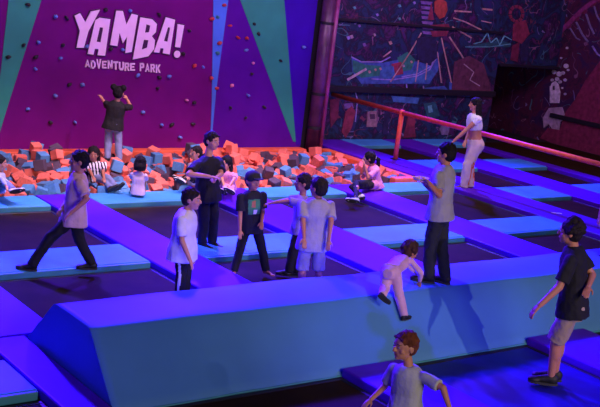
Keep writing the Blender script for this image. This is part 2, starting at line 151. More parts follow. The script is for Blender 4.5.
DATA = {"holds":[[8.604,2.741,"d"],[9.17,2.561,"b"],[9.403,2.543,"d"],[8.566,1.985,"d"],[8.861,2.056,"b"],[8.277,1.747,"d"],[8.821,1.77,"d"],[9.365,2.025,"d"],[9.333,1.774,"b"],[8.837,1.548,"b"],[9.556,1.267,"d"],[9.838,1.275,"b"],[9.285,1.045,"b"],[10.207,2.76,"d"],[10.744,2.778,"b"],[11.049,1.503,"b"],[9.866,2.026,"b"],[10.384,2.002,"d"],[10.65,2.0,"b"],[12.95,3.045,"r"],[12.675,2.74,"r"],[12.813,2.785,"g"],[13.147,2.628,"r"],[12.922,2.247,"r"],[13.383,2.388,"r"],[13.61,2.389,"r"],[13.624,2.132,"b"],[12.904,2.034,"g"],[13.765,2.703,"d"],[13.905,2.497,"d"],[14.576,1.945,"d"],[13.844,1.86,"p"],[12.577,1.724,"b"],[12.358,1.747,"r"],[11.78,1.502,"b"],[11.546,1.469,"d"],[12.804,1.499,"r"],[12.975,1.29,"r"],[13.352,1.354,"p"],[13.842,1.626,"d"],[13.804,1.158,"b"],[12.155,2.465,"d"],[11.414,2.744,"d"],[11.528,1.251,"d"],[12.058,1.98,"d"],[12.257,1.017,"p"],[15.17,2.273,"b"],[8.739,0.777,"b"],[9.22,0.514,"d"],[9.738,0.528,"b"],[11.239,0.748,"b"],[11.708,0.491,"b"],[11.948,0.493,"d"],[12.179,0.226,"b"],[12.468,0.512,"d"],[13.38,0.875,"d"],[14.276,0.901,"d"],[13.803,0.66,"d"],[12.447,0.967,"d"]],"letters":[["Y",[[9.555,2.601],[9.665,2.656],[9.79,2.491],[9.889,2.704],[10.083,2.752],[9.868,2.317],[9.799,1.998],[9.646,1.991],[9.688,2.321]],[]],["A",[[9.999,2.543],[10.091,2.597],[10.32,2.583],[10.27,1.864],[10.106,1.866],[10.118,1.985],[10.036,1.99],[10.014,1.872],[9.889,1.881]],[[[10.107,2.414],[10.178,2.408],[10.149,2.123],[10.062,2.129]]]],["M",[[10.436,2.757],[10.579,2.762],[10.682,2.498],[10.783,2.721],[10.92,2.701],[10.85,1.965],[10.712,1.938],[10.72,2.267],[10.638,2.129],[10.547,2.332],[10.522,2.064],[10.36,2.08]],[]],["B",[[10.981,2.665],[11.251,2.643],[11.37,2.555],[11.364,2.389],[11.279,2.308],[11.357,2.227],[11.358,2.049],[11.24,1.897],[10.893,1.816]],[[[11.13,2.535],[11.224,2.511],[11.209,2.38],[11.113,2.364]],[[11.104,2.223],[11.213,2.219],[11.194,2.067],[11.073,2.021]]]],["A",[[11.564,2.704],[11.786,2.667],[11.732,1.955],[11.57,1.973],[11.578,2.07],[11.501,2.072],[11.482,1.979],[11.359,1.983]],[[[11.632,2.506],[11.686,2.499],[11.657,2.212],[11.568,2.223]]]],["!",[[11.854,2.585],[12.011,2.569],[11.966,2.105],[11.846,2.114]],[]]],"dot":[11.909,1.968],"tag":[["A",[[[9.863,1.62],[9.897,1.769],[9.908,1.769],[9.967,1.624],[9.941,1.623],[9.906,1.732],[9.889,1.621]],[[9.886,1.651],[9.939,1.653],[9.936,1.682],[9.884,1.68]]]],["D",[[[9.986,1.595],[10.016,1.597],[10.002,1.758],[9.973,1.757]],[[9.975,1.725],[10.038,1.727],[10.036,1.76],[9.973,1.757]],[[9.986,1.595],[10.05,1.598],[10.047,1.63],[9.984,1.628]],[[10.05,1.598],[10.087,1.648],[10.082,1.713],[10.036,1.76],[10.039,1.719],[10.054,1.696],[10.057,1.663],[10.046,1.638]]]],["V",[[[10.092,1.787],[10.122,1.788],[10.157,1.658],[10.168,1.79],[10.198,1.791],[10.174,1.603],[10.149,1.602]]]],["E",[[[10.231,1.61],[10.261,1.611],[10.248,1.759],[10.218,1.758]],[[10.242,1.729],[10.322,1.732],[10.319,1.762],[10.239,1.759]],[[10.247,1.67],[10.311,1.672],[10.308,1.702],[10.244,1.699]],[[10.252,1.61],[10.332,1.613],[10.33,1.643],[10.25,1.64]]]],["N",[[[10.355,1.609],[10.385,1.61],[10.37,1.779],[10.34,1.778]],[[10.433,1.612],[10.463,1.613],[10.447,1.782],[10.417,1.781]],[[10.346,1.778],[10.372,1.779],[10.457,1.613],[10.43,1.612]]]],["T",[[[10.47,1.725],[10.578,1.73],[10.575,1.763],[10.467,1.758]],[[10.521,1.596],[10.551,1.597],[10.538,1.736],[10.508,1.735]]]],["U",[[[10.605,1.618],[10.636,1.619],[10.623,1.755],[10.593,1.753]],[[10.684,1.621],[10.714,1.622],[10.702,1.758],[10.671,1.757]],[[10.605,1.626],[10.636,1.585],[10.69,1.587],[10.714,1.63],[10.681,1.632],[10.637,1.631]]]],["R",[[[10.736,1.578],[10.767,1.579],[10.751,1.745],[10.72,1.744]],[[10.745,1.711],[10.822,1.714],[10.808,1.747],[10.742,1.744]],[[10.752,1.645],[10.817,1.648],[10.826,1.678],[10.749,1.675]],[[10.8,1.664],[10.832,1.665],[10.826,1.731],[10.794,1.73]],[[10.773,1.654],[10.803,1.656],[10.846,1.582],[10.813,1.581]]]],["E",[[[10.863,1.588],[10.894,1.589],[10.879,1.74],[10.848,1.739]],[[10.873,1.709],[10.956,1.713],[10.953,1.743],[10.87,1.74]],[[10.879,1.649],[10.945,1.652],[10.942,1.682],[10.876,1.679]],[[10.885,1.589],[10.968,1.592],[10.965,1.622],[10.882,1.619]]]],["P",[[[11.081,1.586],[11.11,1.587],[11.093,1.754],[11.065,1.753]],[[11.088,1.72],[11.161,1.723],[11.147,1.756],[11.085,1.753]],[[11.095,1.65],[11.157,1.652],[11.17,1.681],[11.093,1.678]],[[11.142,1.663],[11.172,1.665],[11.164,1.74],[11.134,1.739]]]],["A",[[[11.205,1.579],[11.235,1.748],[11.246,1.749],[11.309,1.583],[11.283,1.582],[11.245,1.707],[11.231,1.58]],[[11.228,1.614],[11.28,1.615],[11.277,1.649],[11.225,1.647]]]],["R",[[[11.331,1.572],[11.36,1.573],[11.343,1.741],[11.314,1.74]],[[11.338,1.708],[11.411,1.71],[11.397,1.744],[11.335,1.741]],[[11.345,1.64],[11.408,1.643],[11.415,1.673],[11.342,1.671]],[[11.391,1.659],[11.422,1.66],[11.415,1.727],[11.384,1.726]],[[11.365,1.65],[11.394,1.651],[11.436,1.576],[11.404,1.575]]]],["K",[[[11.457,1.565],[11.487,1.567],[11.469,1.735],[11.44,1.734]],[[11.471,1.634],[11.513,1.737],[11.545,1.738],[11.497,1.643]],[[11.479,1.659],[11.504,1.672],[11.563,1.569],[11.531,1.568]]]]],"mural":[["hull",0,[[17.201,2.045],[17.571,1.916],[18.216,1.942],[18.698,2.036],[19.455,2.017],[19.893,1.933],[20.104,2.3],[20.161,1.84],[19.914,1.471],[17.627,1.405],[17.292,1.687]]],["teal",0,[[17.244,1.975],[17.675,1.871],[18.197,1.867],[18.175,1.619],[17.602,1.551],[17.324,1.688]]],["teal",0,[[18.689,2.085],[18.997,2.249],[19.307,2.062],[19.218,1.806],[18.888,1.743]]],["red",0,[[18.517,1.929],[18.842,1.992],[18.965,1.696],[18.638,1.634]]],["blue",0,[[18.14,1.815],[18.592,1.882],[18.705,1.637],[18.324,1.525]]],["blue",0,[[19.091,1.751],[19.752,1.927],[20.075,1.734],[19.838,1.495],[19.007,1.47]]],["bone",0,[[17.145,1.512],[17.701,1.799],[17.747,1.752],[17.19,1.465]]],["lilac",0,[[17.207,2.058],[17.542,1.952],[17.529,1.925],[17.194,2.032]]],["lilac",0,[[17.533,1.953],[18.176,1.979],[18.182,1.95],[17.538,1.924]]],["lilac",0,[[18.167,1.977],[18.441,2.112],[18.464,2.087],[18.191,1.953]]],["lilac",0,[[17.926,1.55],[18.621,1.547],[18.624,1.521],[17.929,1.524]]],["lilac",0,[[18.618,1.547],[19.448,1.675],[19.459,1.649],[18.628,1.521]]],["lilac",0,[[19.443,1.673],[19.832,1.84],[19.853,1.817],[19.464,1.65]]],["lilac",0,[[19.825,1.835],[20.011,2.149],[20.046,2.137],[19.86,1.822]]],["lilac",0,[[18.907,1.628],[19.44,1.722],[19.449,1.703],[18.916,1.609]]],["lilac",0,[[19.436,1.721],[19.884,1.941],[19.902,1.924],[19.453,1.704]]],["lilac",0,[[19.879,1.936],[19.984,2.298],[20.012,2.293],[19.907,1.93]]],["rope",0,[[18.549,1.489],[19.082,2.26],[19.115,2.247],[18.581,1.475]]],["rope",0,[[19.082,2.259],[19.366,2.749],[19.4,2.738],[19.115,2.248]]],["rope",0,[[19.397,1.509],[19.399,2.571],[19.434,2.569],[19.431,1.506]]],["rope",0,[[19.736,1.57],[19.696,2.13],[19.729,2.129],[19.769,1.569]]],["rope",0,[[19.697,2.127],[19.504,2.573],[19.535,2.578],[19.728,2.132]]],["rope",0,[[18.209,2.101],[18.445,2.259],[18.472,2.237],[18.236,2.079]]],["rope",0,[[20.121,2.661],[20.718,1.524],[20.681,1.517],[20.085,2.653]]],["rope",0,[[20.049,2.299],[20.353,1.511],[20.32,1.507],[20.017,2.295]]],["rope",0,[[20.402,2.709],[21.53,1.768],[21.488,1.746],[20.363,2.687]]],["rope",0,[[20.422,3.383],[21.041,3.4],[21.046,3.359],[20.427,3.343]]],["rope",0,[[21.431,3.507],[21.811,3.508],[21.815,3.46],[21.434,3.46]]],["rope",0,[[20.43,3.201],[20.884,3.128],[20.875,3.095],[20.422,3.169]]],["rope",0,[[20.887,3.127],[21.522,2.959],[21.507,2.927],[20.872,3.096]]],["rope",0,[[20.446,2.972],[21.197,2.731],[21.178,2.701],[20.428,2.941]]],["rope",0,[[21.464,3.188],[21.852,3.16],[21.85,3.133],[21.462,3.161]]],["mast",0,[[19.196,3.525],[19.61,3.53],[19.59,3.455],[19.244,3.454]]],["mast",0,[[19.23,3.404],[19.641,3.408],[19.621,3.332],[19.278,3.333]]],["mast",0,[[19.264,3.283],[19.672,3.286],[19.653,3.21],[19.312,3.212]]],["mast",0,[[19.298,3.161],[19.704,3.163],[19.684,3.087],[19.346,3.09]]],["mast",0,[[19.332,3.039],[19.736,3.04],[19.716,2.963],[19.381,2.968]]],["mast",0,[[19.366,2.917],[19.767,2.916],[19.747,2.84],[19.415,2.845]]],["mast",0,[[19.401,2.794],[19.799,2.792],[19.779,2.715],[19.449,2.722]]],["mastdk",0,[[19.236,2.61],[19.882,2.696],[20.064,2.145],[19.813,1.981],[19.376,2.065]]],["redbr",0,[[19.678,3.536],[19.866,3.649],[20.096,3.566],[20.172,3.37],[20.102,3.189],[19.936,3.128],[19.728,3.29]]],["red2",0,[[19.688,2.962],[20.279,3.023],[20.335,2.925],[19.742,2.865]]],["red2",0,[[19.683,2.811],[20.315,2.847],[20.27,2.717],[19.782,2.665]]],["red2",0,[[19.526,3.077],[19.575,3.528],[19.733,3.09]]],["teal2",0,[[21.158,2.506],[22.258,2.721],[22.751,2.639],[22.691,2.555],[21.915,2.517]]],["aqua",0,[[21.29,2.575],[21.577,2.642],[21.589,2.623],[21.301,2.555]]],["aqua",0,[[21.57,2.637],[21.744,2.883],[21.771,2.873],[21.597,2.627]]],["aqua",0,[[21.771,2.882],[21.944,2.628],[21.916,2.62],[21.744,2.875]]],["aqua",0,[[21.919,2.631],[22.119,2.775],[22.142,2.76],[21.942,2.617]]],["aqua",0,[[22.143,2.772],[22.301,2.594],[22.275,2.584],[22.117,2.762]]],["aqua",0,[[22.274,2.593],[22.413,2.841],[22.442,2.832],[22.303,2.585]]],["aqua",0,[[22.433,2.846],[22.732,2.755],[22.721,2.736],[22.422,2.827]]],["aqua",0,[[21.014,2.481],[21.914,2.526],[21.917,2.509],[21.018,2.464]]],["aqua",0,[[21.912,2.526],[22.708,2.646],[22.716,2.629],[21.919,2.509]]],["red2",0,[[23.077,3.465],[23.066,3.348],[22.952,3.379],[22.958,3.457]]],["red2",0,[[23.05,3.321],[22.947,3.238],[22.879,3.306],[22.942,3.361]]],["red2",0,[[22.911,3.224],[22.757,3.207],[22.761,3.286],[22.857,3.297]]],["red2",0,[[22.716,3.213],[22.57,3.267],[22.643,3.327],[22.735,3.29]]],["red2",0,[[22.539,3.289],[22.458,3.394],[22.571,3.411],[22.623,3.341]]],["red2",0,[[22.448,3.424],[22.461,3.539],[22.572,3.508],[22.565,3.432]]],["red2",0,[[22.477,3.566],[22.579,3.648],[22.645,3.58],[22.582,3.526]]],["red2",0,[[22.615,3.661],[22.768,3.679],[22.763,3.6],[22.667,3.589]]],["red2",0,[[22.809,3.673],[22.955,3.619],[22.88,3.56],[22.789,3.596]]],["red2",0,[[22.986,3.597],[23.069,3.491],[22.952,3.474],[22.9,3.545]]],["red2",0,[[22.705,3.173],[23.155,3.309],[23.407,2.945],[23.149,2.66],[22.766,2.748]]],["red3",0,[[22.803,2.588],[23.056,2.709],[23.105,2.167],[22.812,2.21]]],["mastdk",0,[[23.096,2.711],[23.433,2.838],[23.51,2.184],[23.225,2.172]]],["brown",0,[[20.695,2.068],[21.214,2.247],[21.787,2.06],[22.136,1.536],[22.311,1.105],[21.441,1.195],[20.748,1.285]]],["red3",0,[[20.827,1.969],[21.236,2.143],[21.669,1.896],[21.338,1.672]]],["bone2",0,[[21.045,2.04],[21.463,1.845],[21.445,1.825],[21.028,2.02]]],["bone2",0,[[21.471,1.83],[21.366,1.614],[21.333,1.624],[21.437,1.84]]],["bone2",0,[[21.356,1.63],[21.77,1.482],[21.756,1.46],[21.343,1.608]]],["hull",0,[[20.621,1.544],[21.11,1.506],[21.645,1.307],[21.447,1.168],[20.691,1.205]]],["lilac",0,[[16.966,2.516],[17.049,2.539],[17.097,2.475],[17.028,2.443]]],["bone2",0,[[17.055,2.544],[17.138,2.568],[17.186,2.504],[17.117,2.472]]],["rope",0,[[18.319,2.468],[18.407,2.492],[18.459,2.426],[18.386,2.392]]],["aqua",0,[[17.05,3.222],[17.112,3.241],[17.148,3.194],[17.096,3.169]]],["lilac",0,[[17.797,3.108],[17.861,3.127],[17.899,3.079],[17.845,3.053]]],["aqua",0,[[18.464,3.373],[18.535,3.393],[18.576,3.342],[18.517,3.314]]],["mast",0,[[17.492,2.376],[17.578,2.4],[17.627,2.335],[17.556,2.302]]],["bone2",0,[[17.785,2.626],[17.85,2.644],[17.888,2.595],[17.834,2.571]]],["aqua",0,[[18.526,3.059],[18.592,3.078],[18.631,3.029],[18.576,3.004]]],["lilac",0,[[16.797,2.921],[16.851,2.936],[16.882,2.896],[16.837,2.874]]],["lilac",0,[[18.95,3.479],[19.017,3.499],[19.057,3.451],[19.001,3.424]]],["bone",0,[[18.873,1.916],[18.941,1.933],[18.981,1.882],[18.924,1.858]]],["rope",0,[[17.969,1.78],[18.031,1.797],[18.066,1.75],[18.015,1.727]]],["rope",0,[[18.128,1.811],[18.189,1.827],[18.225,1.78],[18.174,1.757]]],["rope",0,[[17.778,1.727],[17.847,1.746],[17.887,1.692],[17.83,1.666]]],["rope",0,[[19.128,2.025],[19.193,2.042],[19.231,1.994],[19.177,1.971]]],["rope",0,[[19.408,2.188],[19.472,2.205],[19.511,2.157],[19.457,2.134]]],["mast",0,[[17.276,2.812],[17.339,2.83],[17.375,2.782],[17.323,2.757]]],["mast",0,[[16.456,3.089],[16.521,3.108],[16.558,3.059],[16.504,3.033]]],["poster",0,[[17.94,0.718],[18.231,0.747],[18.302,0.345],[17.972,0.343]]],["posterdk",0,[[18.014,0.669],[18.178,0.671],[18.2,0.546],[18.035,0.544]]],["red2",0,[[17.233,0.709],[17.399,0.859],[17.552,0.713],[17.49,0.316],[17.339,0.066],[17.188,0.215]]],["mast",0,[[17.138,0.904],[17.419,0.933],[17.471,0.811],[17.19,0.782]]],["mastdk",0,[[18.483,0.827],[18.641,0.88],[18.712,0.116],[18.534,0.167]]],["mast",0,[[18.468,0.726],[18.63,0.753],[18.64,0.702],[18.477,0.675]]],["mast",0,[[18.486,0.625],[18.649,0.652],[18.658,0.601],[18.495,0.574]]],["mast",0,[[18.504,0.523],[18.667,0.55],[18.677,0.499],[18.513,0.473]]],["mast",0,[[18.522,0.422],[18.686,0.449],[18.695,0.398],[18.531,0.371]]],["mast",0,[[18.54,0.32],[18.704,0.347],[18.714,0.295],[18.549,0.269]]],["mast",0,[[18.559,0.218],[18.723,0.244],[18.732,0.193],[18.568,0.167]]],["red2",0,[[19.312,0.582],[19.502,0.688],[19.612,0.481],[19.531,0.168],[19.296,0.116]]],["red3",0,[[19.292,0.324],[19.596,0.377],[19.687,0.09],[19.271,0.064]]],["teal2",0,[[19.803,0.951],[20.22,1.011],[20.439,0.647],[20.027,0.537]]],["aqua",0,[[19.955,0.902],[20.093,0.93],[20.165,0.748],[20.027,0.72]]],["grey",0,[[20.555,0.436],[20.728,0.49],[20.872,0.331],[20.836,0.143],[20.615,0.143],[20.514,0.276]]],["posterdk",0,[[20.608,0.356],[20.681,0.357],[20.692,0.303],[20.619,0.303]]],["blue",0,[[18.662,1.133],[19.632,1.103],[19.592,0.947],[18.757,0.983]]],["lilac",0,[[17.433,1.304],[17.578,1.013],[17.553,1.007],[17.408,1.298]]],["lilac",0,[[17.579,1.009],[17.607,0.465],[17.579,0.466],[17.552,1.011]]],["lilac",0,[[19.131,1.45],[19.203,1.249],[19.17,1.245],[19.098,1.446]]],["lilac",0,[[19.729,1.416],[19.81,1.186],[19.776,1.182],[19.695,1.412]]],["hull",0,[[19.758,1.364],[20.461,1.435],[20.759,1.233],[19.975,1.162]]],["red3",0,[[16.687,0.992],[16.989,1.047],[17.006,0.559],[16.827,0.313]]],["magenta",1,[[20.647,2.063],[20.748,2.363],[20.609,2.392],[20.508,2.094]]],["magenta",1,[[20.749,2.387],[20.671,2.71],[20.53,2.69],[20.608,2.368]]],["magenta",1,[[20.666,2.723],[20.453,3.087],[20.324,3.041],[20.536,2.677]]],["magenta",1,[[20.446,3.096],[20.155,3.409],[20.042,3.344],[20.331,3.032]]],["magenta",1,[[20.155,3.409],[19.814,3.776],[19.703,3.711],[20.042,3.344]]],["magenta",1,[[19.808,3.782],[19.456,4.061],[19.359,3.985],[19.709,3.705]]],["magenta",1,[[19.447,4.067],[19.146,4.23],[19.068,4.143],[19.368,3.979]]],["red3",1,[[20.446,2.692],[20.466,2.625],[20.54,2.589],[20.626,2.604],[20.673,2.662],[20.653,2.729],[20.578,2.765],[20.493,2.75]]],["mastdk",1,[[20.495,2.685],[20.506,2.648],[20.548,2.628],[20.597,2.636],[20.623,2.669],[20.612,2.706],[20.57,2.726],[20.522,2.718]]],["red3",1,[[20.259,2.996],[20.278,2.93],[20.352,2.895],[20.437,2.91],[20.484,2.968],[20.464,3.034],[20.39,3.069],[20.305,3.054]]],["mastdk",1,[[20.308,2.99],[20.319,2.953],[20.36,2.933],[20.408,2.942],[20.434,2.974],[20.423,3.011],[20.382,3.031],[20.334,3.022]]],["red3",1,[[20.034,3.273],[20.053,3.208],[20.126,3.173],[20.21,3.19],[20.256,3.247],[20.237,3.312],[20.164,3.347],[20.08,3.331]]],["mastdk",1,[[20.082,3.267],[20.093,3.231],[20.134,3.211],[20.181,3.22],[20.207,3.253],[20.196,3.289],[20.155,3.309],[20.108,3.3]]],["red3",1,[[19.807,3.519],[19.826,3.455],[19.897,3.421],[19.98,3.438],[20.026,3.495],[20.007,3.559],[19.935,3.593],[19.852,3.576]]],["mastdk",1,[[19.855,3.514],[19.865,3.478],[19.905,3.459],[19.952,3.468],[19.978,3.5],[19.967,3.536],[19.927,3.555],[19.88,3.546]]],["red3",1,[[19.577,3.735],[19.596,3.672],[19.666,3.639],[19.748,3.655],[19.793,3.712],[19.775,3.776],[19.704,3.809],[19.622,3.792]]],["mastdk",1,[[19.624,3.73],[19.635,3.694],[19.674,3.676],[19.72,3.685],[19.746,3.717],[19.735,3.753],[19.695,3.772],[19.649,3.762]]],["red3",1,[[19.351,3.948],[19.369,3.885],[19.439,3.853],[19.519,3.87],[19.564,3.927],[19.546,3.99],[19.476,4.022],[19.395,4.005]]],["mastdk",1,[[19.397,3.943],[19.408,3.908],[19.447,3.89],[19.492,3.899],[19.517,3.931],[19.507,3.967],[19.468,3.985],[19.422,3.975]]],["red3",1,[[19.176,4.073],[19.194,4.011],[19.263,3.978],[19.343,3.996],[19.387,4.052],[19.369,4.115],[19.3,4.147],[19.22,4.129]]],["mastdk",1,[[19.222,4.068],[19.232,4.033],[19.271,4.015],[19.316,4.025],[19.341,4.057],[19.331,4.092],[19.292,4.11],[19.247,4.1]]],["bubble",1,[[20.375,2.701],[20.383,2.676],[20.41,2.663],[20.442,2.668],[20.46,2.69],[20.453,2.715],[20.425,2.728],[20.393,2.723]]],["bubble",1,[[20.009,2.665],[20.016,2.64],[20.043,2.627],[20.075,2.632],[20.092,2.654],[20.085,2.678],[20.058,2.692],[20.026,2.686]]],["bubble",1,[[20.378,2.362],[20.385,2.339],[20.411,2.327],[20.44,2.332],[20.456,2.351],[20.449,2.374],[20.424,2.387],[20.394,2.382]]],["bubble",1,[[20.537,2.539],[20.542,2.522],[20.56,2.513],[20.582,2.516],[20.594,2.531],[20.589,2.548],[20.57,2.557],[20.548,2.553]]],["bubble",1,[[20.166,2.364],[20.172,2.343],[20.195,2.331],[20.221,2.336],[20.235,2.354],[20.229,2.374],[20.206,2.386],[20.18,2.381]]],["bubble",1,[[20.286,1.951],[20.3,1.905],[20.351,1.879],[20.41,1.888],[20.442,1.927],[20.428,1.974],[20.377,2.0],[20.318,1.99]]],["bubble",1,[[20.085,1.924],[20.101,1.87],[20.161,1.839],[20.23,1.85],[20.267,1.897],[20.252,1.951],[20.192,1.982],[20.123,1.971]]],["bubble",1,[[19.98,1.968],[19.991,1.931],[20.032,1.91],[20.079,1.918],[20.105,1.95],[20.094,1.987],[20.053,2.008],[20.006,2.0]]],["bubble",1,[[19.897,2.177],[19.911,2.128],[19.965,2.1],[20.028,2.11],[20.063,2.153],[20.048,2.203],[19.994,2.231],[19.931,2.22]]],["bubble",1,[[20.147,1.774],[20.159,1.732],[20.205,1.708],[20.258,1.716],[20.287,1.752],[20.275,1.794],[20.229,1.818],[20.176,1.809]]],["bubble",1,[[20.038,1.706],[20.048,1.672],[20.084,1.653],[20.127,1.66],[20.15,1.688],[20.14,1.722],[20.103,1.741],[20.061,1.734]]],["bubble",1,[[19.876,1.787],[19.886,1.754],[19.922,1.735],[19.964,1.742],[19.987,1.77],[19.978,1.803],[19.941,1.822],[19.899,1.816]]],["bubble",1,[[19.846,2.073],[19.853,2.048],[19.88,2.034],[19.911,2.039],[19.928,2.06],[19.921,2.085],[19.894,2.099],[19.863,2.094]]],["bubble",1,[[20.338,1.716],[20.346,1.686],[20.379,1.669],[20.416,1.675],[20.437,1.7],[20.428,1.73],[20.396,1.747],[20.358,1.741]]],["bubble",1,[[20.335,1.516],[20.343,1.489],[20.373,1.473],[20.408,1.478],[20.427,1.502],[20.419,1.529],[20.389,1.545],[20.354,1.54]]],["bubble",1,[[19.954,1.549],[19.96,1.528],[19.983,1.516],[20.009,1.52],[20.024,1.538],[20.018,1.559],[19.995,1.571],[19.968,1.567]]],["bubble",1,[[19.808,1.403],[19.815,1.378],[19.842,1.364],[19.874,1.369],[19.891,1.39],[19.884,1.415],[19.857,1.429],[19.825,1.425]]],["ghost",1,[[20.321,1.06],[20.411,1.476],[20.369,1.625],[20.275,1.697],[20.152,1.631],[20.035,1.423],[20.005,1.115]]],["ghostdk",1,[[20.316,1.548],[20.246,1.559],[20.222,1.449],[20.292,1.438]]],["ghost2",1,[[20.327,0.916],[19.877,1.023],[19.673,0.747],[19.857,0.599],[19.843,0.028],[20.055,0.332],[20.232,0.471],[20.386,0.326],[20.482,0.599]]],["ghostdk",1,[[20.173,0.713],[20.033,0.738],[20.02,0.511]]],["redrock",1,[[19.472,1.291],[19.218,1.889],[18.765,2.613],[18.166,-0.133],[18.832,-0.05],[19.416,-0.115],[20.469,0.019],[20.243,0.354],[19.81,0.379],[19.709,0.911]]],["red3",1,[[19.062,1.803],[18.684,2.245],[18.455,1.19],[18.834,1.067],[19.145,1.235]]],["red3",1,[[19.456,0.73],[19.099,1.02],[19.002,0.253],[19.418,0.227]]],["bone2",1,[[18.537,1.657],[18.835,1.166],[18.878,1.182],[18.579,1.673]]],["bone2",1,[[18.834,1.167],[18.953,0.924],[18.998,0.937],[18.879,1.181]]],["bone2",1,[[18.951,0.931],[18.969,0.536],[19.018,0.535],[19.0,0.93]]],["bone2",1,[[18.969,0.535],[19.031,0.016],[19.08,0.017],[19.018,0.536]]],["bone2",1,[[19.412,-0.096],[18.983,-0.121],[18.99,-0.158],[19.419,-0.133]]],["bone2",1,[[18.994,-0.122],[18.609,0.014],[18.594,-0.019],[18.979,-0.156]]],["grey",1,[[19.871,3.412],[19.597,3.114],[19.641,3.089],[19.915,3.387]]],["grey",1,[[19.601,3.117],[19.353,2.929],[19.39,2.898],[19.638,3.087]]],["grey",1,[[19.578,3.66],[19.376,3.356],[19.419,3.338],[19.622,3.642]]],["grey",1,[[19.377,3.358],[19.199,3.162],[19.238,3.14],[19.417,3.336]]],["grey",1,[[19.359,3.898],[19.203,3.645],[19.242,3.631],[19.399,3.884]]],["grey",1,[[19.206,3.649],[18.997,3.457],[19.029,3.434],[19.239,3.627]]],["grey",1,[[20.05,3.223],[19.786,2.979],[19.813,2.96],[20.078,3.205]]],["grey",1,[[19.794,2.983],[19.647,2.946],[19.657,2.919],[19.805,2.956]]],["lilac",1,[[19.195,2.839],[18.984,2.649],[19.025,2.62],[19.236,2.81]]],["lilac",1,[[18.995,2.655],[18.744,2.581],[18.762,2.54],[19.014,2.614]]],["grey",1,[[20.651,2.252],[20.438,2.282],[20.432,2.257],[20.646,2.227]]]]}
